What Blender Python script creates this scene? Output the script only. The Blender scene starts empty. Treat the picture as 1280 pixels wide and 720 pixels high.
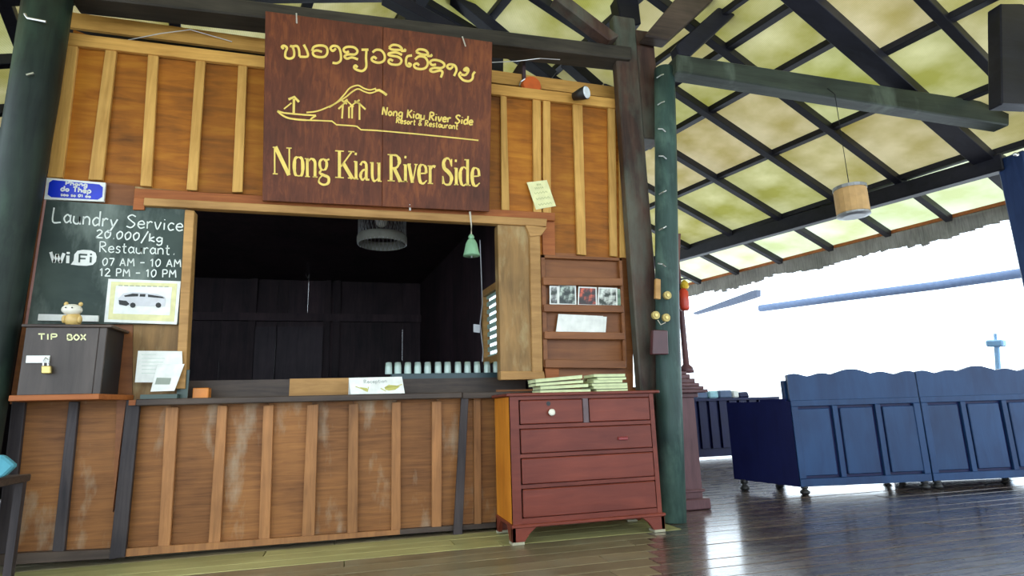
import bpy, bmesh, math, random
from mathutils import Vector, Matrix
R = random.Random(7)
SC = bpy.context.scene
COL = SC.collection

# ------------------------------------------------------------------ camera
W2, H2, F = 640.0, 360.0, 730.0
CAM = Vector((0.0, -4.678, 0.9))
def _n(v): return v.normalized()
_x = _n(Vector((2700, -71, -F)))                       # world X seen by the camera
_z = Vector((-105, 3510, -F)); _z = _n(_z - _x * _z.dot(_x) * 1.0)
_y = _z.cross(_x)
M = Matrix((_x, _y, _z))                               # rows: world axes in camera space
cd = bpy.data.cameras.new('camera'); cam = bpy.data.objects.new('camera', cd); COL.objects.link(cam)
cd.sensor_width = 36.0; cd.lens = 36.0 * F / 1280.0; cd.clip_start = .05; cd.clip_end = 300
cam.matrix_world = Matrix.Translation(CAM) @ M.to_4x4()
SC.camera = cam
# ------------------------------------------------------------------ light
wd = bpy.data.worlds.new('sky'); SC.world = wd; wd.use_nodes = True
bg = wd.node_tree.nodes['Background']
bg.inputs[0].default_value = (0.78, 0.90, 1.0, 1); bg.inputs[1].default_value = 3.0
vs = SC.view_settings
vs.view_transform = 'Standard'; vs.look = 'None'; vs.gamma = 1; vs.use_curve_mapping = False
vs.exposure = 0.34
SC.cycles.max_bounces = 8; SC.cycles.diffuse_bounces = 5

# ------------------------------------------------------------------ helpers: photo measurements laid on real planes
def ray(px, py): return M @ Vector((px - W2, -(py - H2), -F))
def onp(px, py, p, n):
    d = ray(px, py); t = (Vector(p) - CAM).dot(n) / d.dot(n); return CAM + d * t
def Y_(px, py, y=0.0): return onp(px, py, (0, y, 0), Vector((0, 1, 0)))
def Z_(px, py, z=0.0): return onp(px, py, (0, 0, z), Vector((0, 0, 1)))
def X_(px, py, x): return onp(px, py, (x, 0, 0), Vector((1, 0, 0)))
WL = {}
def V(*a): return Vector(a)
def empty(name, label, cat, loc, group=None):
    o = bpy.data.objects.new(name, None); COL.objects.link(o); o.location = loc; WL[o] = Vector(loc)
    o.empty_display_size = .1
    if label: o['label'] = label
    if cat: o['category'] = cat
    if group: o['group'] = group
    return o
def struct(name, loc=(0, 0, 0)):
    o = empty(name, None, None, loc); o['kind'] = 'structure'; return o
def obj(name, bm, mat, parent=None, label=None, cat=None, group=None, kind=None, smooth=False, bev=0):
    bmesh.ops.recalc_face_normals(bm, faces=bm.faces)
    if bev: bmesh.ops.bevel(bm, geom=[e for e in bm.edges if len(e.link_faces) == 2 and e.calc_face_angle(0) > .6], offset=bev, segments=1, affect='EDGES', clamp_overlap=True)
    xs = [v.co for v in bm.verts]
    lo = Vector([min(c[i] for c in xs) for i in range(3)]); hi = Vector([max(c[i] for c in xs) for i in range(3)])
    c = Vector(((lo.x + hi.x) / 2, (lo.y + hi.y) / 2, lo.z))
    bmesh.ops.translate(bm, vec=-c, verts=bm.verts)
    if smooth:
        for f in bm.faces: f.smooth = True
    me = bpy.data.meshes.new(name); bm.to_mesh(me); bm.free()
    for m in (mat if isinstance(mat, (list, tuple)) else [mat]): me.materials.append(m)
    o = bpy.data.objects.new(name, me); COL.objects.link(o)
    if parent: o.parent = parent; o.location = c - WL[parent]
    else: o.location = c
    WL[o] = c
    if label: o['label'] = label
    if cat: o['category'] = cat
    if group: o['group'] = group
    if kind: o['kind'] = kind
    return o
def B(): return bmesh.new()
def hexa(bm, a, b):
    """prism between two matching polygons"""
    n = len(a); va = [bm.verts.new(p) for p in a]; vb = [bm.verts.new(p) for p in b]
    bm.faces.new(va); bm.faces.new(vb[::-1])
    for i in range(n): bm.faces.new((va[i], vb[i], vb[(i + 1) % n], va[(i + 1) % n]))
    return bm
def box(bm, x0, x1, y0, y1, z0, z1):
    return hexa(bm, [V(x0, y0, z0), V(x1, y0, z0), V(x1, y1, z0), V(x0, y1, z0)], [V(x0, y0, z1), V(x1, y0, z1), V(x1, y1, z1), V(x0, y1, z1)])
def bar(bm, p, q, w, h, up=V(0, 0, 1)):
    p, q = Vector(p), Vector(q); d = (q - p).normalized(); s = d.cross(up)
    if s.length < 1e-4: s = d.cross(V(0, 1, 0))
    s.normalize(); t = s.cross(d).normalized()
    c = [s * (w / 2) + t * (h / 2), -s * (w / 2) + t * (h / 2), -s * (w / 2) - t * (h / 2), s * (w / 2) - t * (h / 2)]
    return hexa(bm, [p + k for k in c], [q + k for k in c])
def tube(bm, pts, r, n=8, wob=0):
    pts = [Vector(p) for p in pts]; rings = []
    for i, p in enumerate(pts):
        d = (pts[min(i + 1, len(pts) - 1)] - pts[max(i - 1, 0)]).normalized()
        s = d.cross(V(0, 0, 1));
        if s.length < .05: s = d.cross(V(0, 1, 0))
        s.normalize(); t = s.cross(d)
        rr = r[i] if isinstance(r, (list, tuple)) else r
        rings.append([bm.verts.new(p + (s * math.cos(a) + t * math.sin(a)) * rr * (1 + wob * (R.random() - .5))) for a in [2 * math.pi * k / n for k in range(n)]])
    for a, b in zip(rings, rings[1:]):
        for k in range(n): bm.faces.new((a[k], a[(k + 1) % n], b[(k + 1) % n], b[k]))
    bm.faces.new(rings[0][::-1]); bm.faces.new(rings[-1]); return bm
def lathe(bm, c, prof, n=20, cap=True):
    c = Vector(c)
    rings = [[bm.verts.new(c + V(r * math.cos(2 * math.pi * k / n), r * math.sin(2 * math.pi * k / n), z)) for k in range(n)] for r, z in prof]
    for a, b in zip(rings, rings[1:]):
        for k in range(n): bm.faces.new((a[k], a[(k + 1) % n], b[(k + 1) % n], b[k]))
    if cap: bm.faces.new(rings[0][::-1]); bm.faces.new(rings[-1])
    return bm
def wq(bm, px, y, th):
    """slab on a plane Y=y (front face) thickness th going back, from pixel corners"""
    a = [Y_(p[0], p[1], y) for p in px]; return hexa(bm, a, [v + V(0, th, 0) for v in a])
def ball(bm, c, r, sx=1, sy=1, sz=1, u=12, v=8):
    bmesh.ops.create_uvsphere(bm, u_segments=u, v_segments=v, radius=r, matrix=Matrix.Translation(c) @ Matrix.Diagonal((sx, sy, sz, 1))); return bm

# ------------------------------------------------------------------ materials
MC = {}
def nodes(name):
    m = bpy.data.materials.new(name); m.use_nodes = True; nt = m.node_tree
    return m, nt, nt.nodes['Principled BSDF']
def plain(name, c, rough=.6, metal=0, spec=.5, emit=None):
    if name in MC: return MC[name]
    m, nt, b = nodes(name); N = nt.nodes; L = nt.links
    b.inputs['Roughness'].default_value = rough; b.inputs['Metallic'].default_value = metal; b.inputs['Specular IOR Level'].default_value = spec
    tc = N.new('ShaderNodeTexCoord'); ns = N.new('ShaderNodeTexNoise'); ns.inputs['Scale'].default_value = 14; ns.inputs['Detail'].default_value = 4
    L.new(tc.outputs['Object'], ns.inputs['Vector'])
    r = N.new('ShaderNodeValToRGB'); r.color_ramp.elements[0].position = .3; r.color_ramp.elements[1].position = .7
    r.color_ramp.elements[0].color = tuple(k * .85 for k in c) + (1,); r.color_ramp.elements[1].color = tuple(min(1, k * 1.08) for k in c) + (1,)
    L.new(ns.outputs['Fac'], r.inputs[0]); L.new(r.outputs[0], b.inputs['Base Color'])
    if emit: b.inputs['Emission Color'].default_value = emit[:3] + (1,); b.inputs['Emission Strength'].default_value = emit[3]
    MC[name] = m; return m
def wood(name, c1, c2, grain='z', scale=5, stretch=14, rough=.55, var=.25, bump=.15, spec=.25, scuff_or_lit=None, scuff_or_lit_c=(.5, .45, .35), scuff_or_lit_lo=.55, c3=None):
    """c1 dark, c2 light; var: per-piece value variation; scuff: patches of worn finish, on the posts painted light"""
    m, nt, b = nodes(name); N = nt.nodes; L = nt.links
    tc = N.new('ShaderNodeTexCoord'); oi = N.new('ShaderNodeObjectInfo')
    ad = N.new('ShaderNodeVectorMath'); ad.operation = 'MULTIPLY_ADD'
    cb = N.new('ShaderNodeCombineXYZ')
    for k in range(3): L.new(oi.outputs['Random'], cb.inputs[k])
    L.new(cb.outputs[0], ad.inputs[0]); ad.inputs[1].default_value = (37, 53, 71); L.new(tc.outputs['Object'], ad.inputs[2])
    mp = N.new('ShaderNodeMapping'); s = [scale * stretch / 4] * 3; s['xyz'.index(grain)] = scale / 4; mp.inputs['Scale'].default_value = s
    L.new(ad.outputs[0], mp.inputs['Vector'])
    n1 = N.new('ShaderNodeTexNoise'); n1.inputs['Scale'].default_value = 2; n1.inputs['Detail'].default_value = 8; n1.inputs['Roughness'].default_value = .65; n1.inputs['Distortion'].default_value = .6
    L.new(mp.outputs[0], n1.inputs['Vector'])
    n2 = N.new('ShaderNodeTexNoise'); n2.inputs['Scale'].default_value = 2.2; n2.inputs['Detail'].default_value = 3
    L.new(ad.outputs[0], n2.inputs['Vector'])
    mxf = N.new('ShaderNodeMath'); mxf.operation = 'MULTIPLY_ADD'; mxf.inputs[1].default_value = .45; L.new(n2.outputs['Fac'], mxf.inputs[0])
    m2 = N.new('ShaderNodeMath'); m2.operation = 'MULTIPLY'; m2.inputs[1].default_value = .55; L.new(n1.outputs['Fac'], m2.inputs[0]); L.new(m2.outputs[0], mxf.inputs[2])
    r = N.new('ShaderNodeValToRGB'); e = r.color_ramp.elements; e[0].position = .33; e[1].position = .66
    e[0].color = c1 + (1,); e[1].color = c2 + (1,)
    if c3: k = e.new(.5); k.color = c3 + (1,)
    L.new(mxf.outputs[0], r.inputs[0])
    hv = N.new('ShaderNodeHueSaturation'); L.new(r.outputs[0], hv.inputs['Color'])
    mr = N.new('ShaderNodeMapRange'); mr.inputs['To Min'].default_value = 1 - var; mr.inputs['To Max'].default_value = 1 + var
    wn = N.new('ShaderNodeTexWhiteNoise'); wn.noise_dimensions = '1D'; L.new(oi.outputs['Random'], wn.inputs['W']); L.new(wn.outputs['Value'], mr.inputs['Value'])
    L.new(mr.outputs[0], hv.inputs['Value'])
    out = hv.outputs[0]
    if scuff_or_lit:
        n3 = N.new('ShaderNodeTexNoise'); n3.inputs['Scale'].default_value = scuff_or_lit; n3.inputs['Detail'].default_value = 6; n3.inputs['Roughness'].default_value = .6
        mp3 = N.new('ShaderNodeMapping'); mp3.inputs['Scale'].default_value = (1.6, 1, .6); L.new(ad.outputs[0], mp3.inputs['Vector']); L.new(mp3.outputs[0], n3.inputs['Vector'])
        r3 = N.new('ShaderNodeValToRGB'); r3.color_ramp.elements[0].position = scuff_or_lit_lo; r3.color_ramp.elements[1].position = scuff_or_lit_lo + .2
        r3.color_ramp.elements[0].color = (0, 0, 0, 1); r3.color_ramp.elements[1].color = (.6, .6, .6, 1)
        L.new(n3.outputs['Fac'], r3.inputs[0])
        mx = N.new('ShaderNodeMix'); mx.data_type = 'RGBA'; L.new(r3.outputs[0], mx.inputs['Factor']); L.new(out, mx.inputs[6]); mx.inputs[7].default_value = scuff_or_lit_c + (1,)
        out = mx.outputs[2]
    L.new(out, b.inputs['Base Color'])
    b.inputs['Roughness'].default_value = rough; b.inputs['Specular IOR Level'].default_value = spec
    bp = N.new('ShaderNodeBump'); bp.inputs['Strength'].default_value = bump; bp.inputs['Distance'].default_value = .01
    L.new(n1.outputs['Fac'], bp.inputs['Height']); L.new(bp.outputs[0], b.inputs['Normal'])
    return m
mPANEL = wood('plywood_panel', (.13, .044, .007), (.46, .185, .018), 'x', 4, 7, .55, .30, c3=(.32, .105, .010), bump=.06)
mPANELL = wood('counter_panel', (.12, .045, .014), (.32, .135, .04), 'x', 5, 18, .55, .14, scuff_or_lit=3.0, scuff_or_lit_c=(.42, .36, .26), scuff_or_lit_lo=.55)
mBATT = wood('pale_batten', (.40, .20, .045), (.70, .40, .11), 'z', 5, 14, .5, .12)
mBATTX = wood('pale_rail', (.40, .19, .04), (.70, .39, .10), 'x', 5, 14, .5, .08)
mRED = wood('red_brown_board', (.24, .065, .016), (.46, .15, .04), 'x', 5, 14, .5, .12)
mTAN = wood('tan_board', (.26, .13, .04), (.52, .29, .10), 'x', 4, 10, .5, .1)
mPIL = wood('pilaster_board', (.14, .08, .028), (.36, .20, .07), 'z', 4, 8, .5, .1, scuff_or_lit=5, scuff_or_lit_c=(.45, .36, .18), scuff_or_lit_lo=.5)
mBATTL = wood('counter_batten', (.17, .075, .028), (.40, .18, .065), 'z', 5, 12, .5, .22)
mDARKZ = wood('dark_upright', (.018, .015, .018), (.065, .052, .052), 'z', 4, 12, .5, .15)
mDARKX = wood('dark_rail', (.028, .02, .018), (.10, .07, .052), 'x', 4, 12, .45, .15)
mBOXW = wood('box_wood', (.045, .036, .032), (.10, .08, .07), 'z', 3, 8, .35, .05)
mPOSTT = wood('teal_lit_post', (.012, .024, .026), (.055, .105, .09), 'z', 3, 10, .45, .1, scuff_or_lit=2.2, scuff_or_lit_c=(.17, .28, .22), scuff_or_lit_lo=.5)  # lighter teal patches are light painted into the round post's colour
mPOSTG = wood('green_lit_post', (.006, .009, .010), (.030, .048, .036), 'z', 3, 10, .5, .1, scuff_or_lit=1.6, scuff_or_lit_c=(.06, .11, .07), scuff_or_lit_lo=.52)  # green patches are light on the left post, put into its colour
mPOSTB = wood('brown_post', (.022, .013, .012), (.10, .052, .036), 'z', 3, 10, .5, .1, scuff_or_lit=1.5, scuff_or_lit_c=(.13, .17, .13), scuff_or_lit_lo=.44)  # grey-green light on the square post painted in as patches
mBEAM = wood('tie_beam_wood', (.018, .016, .013), (.065, .055, .042), 'x', 3, 10, .5, .1)
mBEAMG = wood('grey_green_beam', (.018, .022, .018), (.055, .07, .05), 'x', 3, 10, .5, .05, scuff_or_lit=2, scuff_or_lit_c=(.16,.20,.15), scuff_or_lit_lo=.55)
mRAFT = wood('rafter_wood', (.006, .006, .009), (.020, .020, .030), 'x', 3, 6, .45, .2)
mSIGN = wood('sign_board', (.065, .017, .006), (.25, .07, .018), 'z', 4, 14, .5, .06, c3=(.13, .034, .012))
mGOLD = plain('yellow_paint', (.85, .62, .12), .5)
mCHALK = plain('chalk', (.80, .84, .78), .9)
mDRES = wood('dresser_front', (.10, .017, .010), (.20, .042, .024), 'x', 4, 8, .35, .04)
mDRESS = wood('dresser_side', (.42, .13, .012), (.70, .26, .025), 'z', 4, 8, .35, .03)
mRACK = wood('rack_wood', (.14, .045, .013), (.28, .105, .032), 'x', 4, 8, .4, .08)
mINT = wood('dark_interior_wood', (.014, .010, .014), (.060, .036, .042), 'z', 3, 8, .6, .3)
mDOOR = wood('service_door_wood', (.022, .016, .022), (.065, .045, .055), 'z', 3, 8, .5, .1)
mSOFA = wood('bench_wood_blue_cast', (.007, .026, .085), (.016, .055, .15), 'z', 3, 6, .38, .08)  # blue skylight on the benches put into the wood colour
mSOFAD = wood('bench_side_blue_cast', (.003, .004, .035), (.006, .010, .065), 'z', 3, 6, .45, .08)  # darker copy with the same blue light cast in its colour
mPED = wood('pedestal_wood', (.07, .03, .035), (.16, .075, .08), 'z', 4, 8, .4, .05)
mWHITE = plain('white_paper', (.82, .83, .78), .7)
mCREAM = plain('cream_paper', (.80, .78, .42), .7)
mBLACK = plain('black_matte', (.012, .012, .014), .5)
mINK = plain('black_ink', (.03, .03, .03), .7)
mMETAL = plain('bright_metal', (.6, .6, .58), .3, .9)
mGREYM = plain('grey_metal', (.32, .33, .34), .4, .6)
mBLUE = plain('blue_plate', (.005, .03, .55), .4)
mBRASS = plain('brass', (.55, .42, .15), .35, .8)
mBELL = plain('green_patina', (.22, .42, .25), .6)
mROPE = plain('rope', (.55, .5, .4), .9)
mORANGE = plain('orange_red_plastic', (.65, .12, .02), .4)
mREDP = plain('red_enamel', (.60, .05, .02), .35)
mPALEB = plain('pale_blue_haze', (.12, .17, .28), .8)  # blue haze over the far pole put into its colour; cloths share it
mBOOK = plain('book_pages', (.66, .72, .40), .8)
mBOOKC = plain('book_cover_dark', (.10, .12, .06), .6)
mTEAL = plain('teal_cloth', (.08, .30, .38), .9)
mCERY = plain('yellow_ceramic', (.62, .42, .14), .35)
mCERW = plain('white_ceramic', (.78, .74, .62), .35)
def mk_floor():
    m = wood('floor_plank', (.040, .028, .026), (.14, .095, .075), 'x', 3, 14, .3, .28, bump=.04, spec=.5, scuff_or_lit=1.3, scuff_or_lit_c=(.17, .15, .13), scuff_or_lit_lo=.5)
    N = m.node_tree.nodes; L = m.node_tree.links; b = N['Principled BSDF']
    tc = N.new('ShaderNodeTexCoord'); mp = N.new('ShaderNodeMapping'); mp.inputs['Scale'].default_value = (1.2, 9, 1)
    n = N.new('ShaderNodeTexNoise'); n.inputs['Scale'].default_value = 2.2; n.inputs['Detail'].default_value = 5
    L.new(tc.outputs['Object'], mp.inputs[0]); L.new(mp.outputs[0], n.inputs['Vector'])
    r = N.new('ShaderNodeMapRange'); r.inputs['From Min'].default_value = .3; r.inputs['From Max'].default_value = .7; r.inputs['To Min'].default_value = .16; r.inputs['To Max'].default_value = .38
    L.new(n.outputs['Fac'], r.inputs['Value']); L.new(r.outputs[0], b.inputs['Roughness']); b.inputs['Coat Weight'].default_value = .9; b.inputs['Coat Roughness'].default_value = .15; b.inputs['Coat IOR'].default_value = 1.7; return m
mFLOOR = mk_floor()
mFLOORE = wood('floor_edge_plank', (.26, .25, .10), (.48, .46, .20), 'x', 3, 14, .4, .10, bump=.05, spec=.4)
mFLOORT = wood('floor_tan_plank', (.12, .10, .055), (.27, .22, .13), 'x', 3, 14, .3, .16, bump=.05, spec=.5, scuff_or_lit=1.5, scuff_or_lit_c=(.27,.26,.18), scuff_or_lit_lo=.5)
def mk_mat(name='woven_mat', trn=.2, c0=(.46, .38, .09), c1=(.84, .72, .38)):
    m, nt, b = nodes(name); N = nt.nodes; L = nt.links
    tc = N.new('ShaderNodeTexCoord'); oi = N.new('ShaderNodeObjectInfo')
    n = N.new('ShaderNodeTexNoise'); n.inputs['Scale'].default_value = 1.6; n.inputs['Detail'].default_value = 5
    ad = N.new('ShaderNodeVectorMath'); ad.operation = 'ADD'; L.new(tc.outputs['Object'], ad.inputs[0]); L.new(oi.outputs['Random'], ad.inputs[1]); L.new(ad.outputs[0], n.inputs['Vector'])
    r = N.new('ShaderNodeValToRGB'); e = r.color_ramp.elements; e[0].position = .3; e[0].color = c0 + (1,); e[1].position = .66; e[1].color = c1 + (1,)
    L.new(n.outputs['Fac'], r.inputs[0])
    hs = N.new('ShaderNodeHueSaturation'); mr = N.new('ShaderNodeMapRange'); mr.inputs['To Min'].default_value = .48; mr.inputs['To Max'].default_value = .525; L.new(oi.outputs['Random'], mr.inputs['Value']); L.new(mr.outputs[0], hs.inputs['Hue']); L.new(r.outputs[0], hs.inputs['Color'])
    wv = N.new('ShaderNodeTexWave'); wv.inputs['Scale'].default_value = 18; wv.inputs['Distortion'].default_value = 1.5; wv.inputs['Detail'].default_value = 2; L.new(ad.outputs[0], wv.inputs['Vector'])
    mx = N.new('ShaderNodeMix'); mx.data_type = 'RGBA'; mx.blend_type = 'MULTIPLY'; mx.inputs['Factor'].default_value = .12; L.new(hs.outputs[0], mx.inputs[6]); L.new(wv.outputs['Color'], mx.inputs[7])
    L.new(mx.outputs[2], b.inputs['Base Color']); b.inputs['Roughness'].default_value = .8; b.inputs['Specular IOR Level'].default_value = .1
    tr = N.new('ShaderNodeBsdfTranslucent'); L.new(mx.outputs[2], tr.inputs[0]); ms = N.new('ShaderNodeMixShader'); ms.inputs[0].default_value = trn
    L.new(b.outputs[0], ms.inputs[1]); L.new(tr.outputs[0], ms.inputs[2]); L.new(ms.outputs[0], N['Material Output'].inputs['Surface'])
    return m
mMAT = mk_mat(); mMATE = mk_mat('woven_mat_eave_glow', .42, (.62, .62, .30), (.86, .86, .62))  # eave row paler and more translucent: daylight glow put into the colour
mTHATCH = wood('thatch_fringe', (.16, .15, .14), (.42, .40, .37), 'z', 8, 14, .9, .2, bump=.6)

# ------------------------------------------------------------------ roof geometry: horizontal run u, up-slope w
U = V(-.265, .9642, 0).normalized(); Wd = V(-U.y, U.x, 0)
O = V(7.31, -.05, 3.80); TP = .277; TR = 6.2; TL = .38
def roof(s, t, dz=0):
    z = t * TP if t <= TR else TR * TP - (t - TR) * TL
    return O + U * s + Wd * t + V(0, 0, z + dz)

# ------------------------------------------------------------------ large structure
# floor
floor = struct('floor')
bm = B(); box(bm, -6, 12, -10, 9, -.3, -.035); obj('subfloor', bm, mDARKX, floor)
pw = .165; row = 0; y = -3.05
while y < 4.4:
    x = -3.2 - R.random() * 1.5
    edge = y > -.62 and y + pw < .05; tan = y > -1.35 + .0
    while x < 9.0:
        ln = 2.2 + R.random() * 1.6
        xe = 2.38 if edge else 2.2 + (y + .5) * .5
        if x < xe - .05 < xe < x + ln: ln = xe - x
        if x + ln > -3.0 and not (y > .2 and x + ln < 1.9):
            dz = R.random() * .003
            bm = B(); box(bm, x + .003, x + ln - .003, y + .003, y + pw - .003, -.035, 0 - dz)
            obj('floor_plank', bm, mFLOORE if (edge and x < xe - .04) else (mFLOORT if x < xe - .04 and y < .1 else mFLOOR), floor, bev=.002)
        x += ln
    y += pw; row += 1
bm = B(); box(bm, -6, 12, -10, -3.05, -.035, 0); box(bm, -6, 12, y, 9, -.035, 0); box(bm, 9, 12, -3.05, y, -.035, 0); obj('outer_boards', bm, mFLOOR, floor)

# roof
ceil = struct('ceiling')
ss = [-6.05, -5.1, -4.15, -3.2, -2.3, -1.35, -.45, .2, 1.15, 1.98, 2.9, 3.85, 4.8, 5.75, 6.7, 7.65, 8.6, 9.55]
ts = [-1.35, 0, 1.45, 2.63, 3.28, 4.4, 5.4, 6.2, 7.3, 8.45, 9.6, 10.7]
tsR = [-1.35, -.1, 1.04, 2.18, 3.2, 4.3, 5.3, 6.2, 7.3, 8.45, 9.6, 10.7]
for i in range(len(ss) - 1):
    tt = tsR if ss[i] < .15 else ts
    for j in range(len(tt) - 1):
        g = -.012
        a = [roof(ss[i] + g, tt[j] + g), roof(ss[i + 1] - g, tt[j] + g), roof(ss[i + 1] - g, tt[j + 1] - g), roof(ss[i] + g, tt[j + 1] - g)]
        sag = -.02 * R.random()
        bm = B(); n = 4; top = []
        grid = [[a[0].lerp(a[1], p / n).lerp(a[3].lerp(a[2], p / n), q / n) + V(0, 0, sag * 3 * (p / n) * (1 - p / n) * 4 * (q / n) * (1 - q / n)) for p in range(n + 1)] for q in range(n + 1)]
        vv = [[bm.verts.new(c) for c in r] for r in grid]
        for q in range(n):
            for p in range(n): bm.faces.new((vv[q][p], vv[q][p + 1], vv[q + 1][p + 1], vv[q + 1][p]))
        obj('roof_panel', bm, mMATE if j == 0 else mMAT, ceil)
# purlins
def purlin(s0, s1, t, w=.10, h=.07):
    bm = B(); k = .018 if t <= TR else -.018
    bar(bm, roof(s0, t, -h / 2 + .004), roof(s1, t, -h / 2 + .004), w, h); obj('purlin', bm, mRAFT, ceil, bev=.004)
for t in ts[1:-1]:
    purlin(.2, 9.6, t, .13 if t in (0,) else .10)
for t in tsR[1:-1]: purlin(-6.05, .2, t)
purlin(.2, 9.6, 3.66, .06)
for i, s in enumerate(ss):
    big = s == .2
    w, h = (.21, .12) if big else (.09, .10)
    dz = (-.065 if big else -.008) - h / 2
    bm = B(); bar(bm, roof(s, -1.25, dz), roof(s, TR, dz), w, h); obj('rafter', bm, mRAFT, ceil, bev=.005)
    bm = B(); bar(bm, roof(s, TR, dz), roof(s, 10.6, dz), w, h); obj('rafter', bm, mRAFT, ceil, bev=.005)
bm = B(); bar(bm, roof(-6, TR, -.2), roof(9.6, TR, -.2), .12, .2); obj('ridge_beam', bm, mRAFT, ceil)
# eave fringe board + ragged thatch
bm = B()
a = roof(-6, -1.32, .02); b = roof(9.6, -1.32, .02); n = 160
for i in range(n):
    s0 = -6 + 15.6 * i / n; s1 = -6 + 15.6 * (i + 1) / n
    p, q = roof(s0, -1.36), roof(s1, -1.36); d = .235 + .03 * math.sin(i * .35) + R.random() * .035 + (.06 if R.random() < .06 else 0); d2 = d + .04 * (R.random() - .5)
    o = Wd * -.05
    hexa(bm, [p, q, q - V(0, 0, d2), p - V(0, 0, d)], [p + o, q + o, q + o - V(0, 0, d2), p + o - V(0, 0, d)])
obj('thatch_fringe', bm, mTHATCH, ceil, kind='stuff')
bm = B(); bar(bm, roof(-6, -1.28, -.02), roof(9.6, -1.28, -.02), .03, .05); obj('fascia_pole', bm, mRED, ceil)

# front wall above the counter
wall = struct('wall_front')
bats = [((84, 40), (99, 42), (78, 222), (59, 221)), ((132, 58), (146, 59), (128, 225), (110, 224)), ((185, 65), (198, 66), (189, 233), (175, 232)),
        ((245, 72), (257, 73), (246, 238), (233, 237)), ((298, 78), (309, 80), (303, 240), (290, 240)), ((352, 85), (364, 86), (360, 245), (348, 244)), ((408, 90), (420, 92), (418, 250), (406, 249)), ((464, 97), (476, 98), (475, 254), (463, 254)), ((520, 103), (531, 104), (531, 258), (520, 258)), ((575, 108), (586, 109), (586, 261), (576, 261)),
        ((626, 113), (633, 114), (637, 263), (627, 262)), ((666, 118), (676, 119), (677, 268), (667, 267)), ((679, 119), (688, 120), (689, 268), (679, 268)),
        ((716, 125), (728, 126), (733, 319), (722, 318)), ((760, 130), (769, 131), (772, 321), (763, 320)), ((774, 126), (785, 127), (784, 322), (775, 322))]
mids = [((b[0][0] + b[1][0]) / 2, (b[0][1] + b[1][1]) / 2, (b[2][0] + b[3][0]) / 2, (b[2][1] + b[3][1]) / 2) for b in bats]
for k in range(len(bats) - 1):
    a, b = mids[k], mids[k + 1]
    ybot = {0: 12, 1: 6}.get(k, 2)
    if k >= 10:
        a = (a[0], a[1], a[2] + .013 * (321 - a[3]), 321); b = (b[0], b[1], b[2] + .013 * (321 - b[3]), 321)
    bm = B(); wq(bm, [(a[0] + .3, a[1] - 4), (b[0] - .3, b[1] - 4), (b[2] - .3, b[3] + 2), (a[2] + .3, a[3] + 2)], R.random() * .004, .015)
    obj('panel', bm, mPANEL, wall)
for b in bats:
    bm = B(); wq(bm, b, -.03, .029); obj('batten', bm, mBATT, wall, bev=.003)
bm = B(); wq(bm, [(83, 40), (785, 125), (785, 137), (81, 55)], -.045, .04); obj('top_rail', bm, mBATTX, wall, bev=.004)
bm = B(); wq(bm, [(80, 14), (778, 110), (778, 124), (80, 33)], .16, .03); obj('upper_board', bm, mBATTX, wall)
bm = B(); wq(bm, [(80, 26), (778, 118), (778, 150), (80, 66)], .30, .05); obj('gap_shade_board', bm, mRAFT, wall)  # dark board added so the gap above the top rail looks shaded
# wall left of opening, behind chalkboard and boxes
bm = B(); wq(bm, [(58, 218), (168, 228), (165, 500), (12, 505)], .004, .012); obj('panel', bm, mRACK, wall)
bm = B(); wq(bm, [(168.6, 228), (236, 236), (228, 500), (165.6, 500)], .004, .012); obj('panel', bm, mPIL, wall)
# lintel boards, jambs
bm = B(); wq(bm, [(168, 235), (694, 266), (694, 276), (167, 247)], -.05, .06); obj('lintel_board', bm, mRED, wall, bev=.004)
bm = B(); wq(bm, [(168, 244), (182, 245), (180, 262), (166, 262)], -.048, .05); obj('lintel_end', bm, mRED, wall)
bm = B(); wq(bm, [(180, 247), (684, 273.5), (683, 283), (179, 256.5)], -.075, .07); obj('lintel_board', bm, mTAN, wall, bev=.004)
bm = B(); wq(bm, [(231, 262), (243, 263), (231, 486), (219, 486)], -.06, .10); obj('jamb', bm, mTAN, wall, bev=.004)
bm = B(); wq(bm, [(622, 280), (665, 283), (669, 474), (626, 474)], -.05, .12); obj('jamb', bm, mPIL, wall, bev=.004)
bm = B(); wq(bm, [(662, 292), (675, 284), (679, 474), (666, 474)], -.075, .07); obj('jamb_moulding', bm, mTAN, wall, bev=.006)
bm = B(); wq(bm, [(657, 281), (684, 284), (677, 294), (663, 296)], -.085, .08); obj('jamb_capital', bm, mTAN, wall, bev=.004)
bm = B(); wq(bm, [(626, 464), (680, 464), (682, 474), (626, 475)], -.09, .08); obj('jamb_foot', bm, mTAN, wall, bev=.004)
bm = B(); wq(bm, [(677, 266), (693, 267), (694, 320), (679, 320)], -.02, .03); obj('upright', bm, mRED, wall)
bm = B(); wq(bm, [(694, 316), (790, 320), (792, 520), (680, 520)], .002, .02); wq(bm, [(670, 262), (700, 262), (706, 520), (670, 520)], .01, .02); obj('panel', bm, mRACK, wall)
bm = B(); wq(bm, [(681, 459), (699, 459), (699, 473), (682, 473)], -.04, .04); obj('block', bm, mRED, wall, bev=.003)

for k_ in range(4):
    bm = B(); box(bm, 1.14 + k_ * .36, 1.498 + k_ * .36, .012, .03, 0, 1.06); obj('panel', bm, mRACK, wall)
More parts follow.
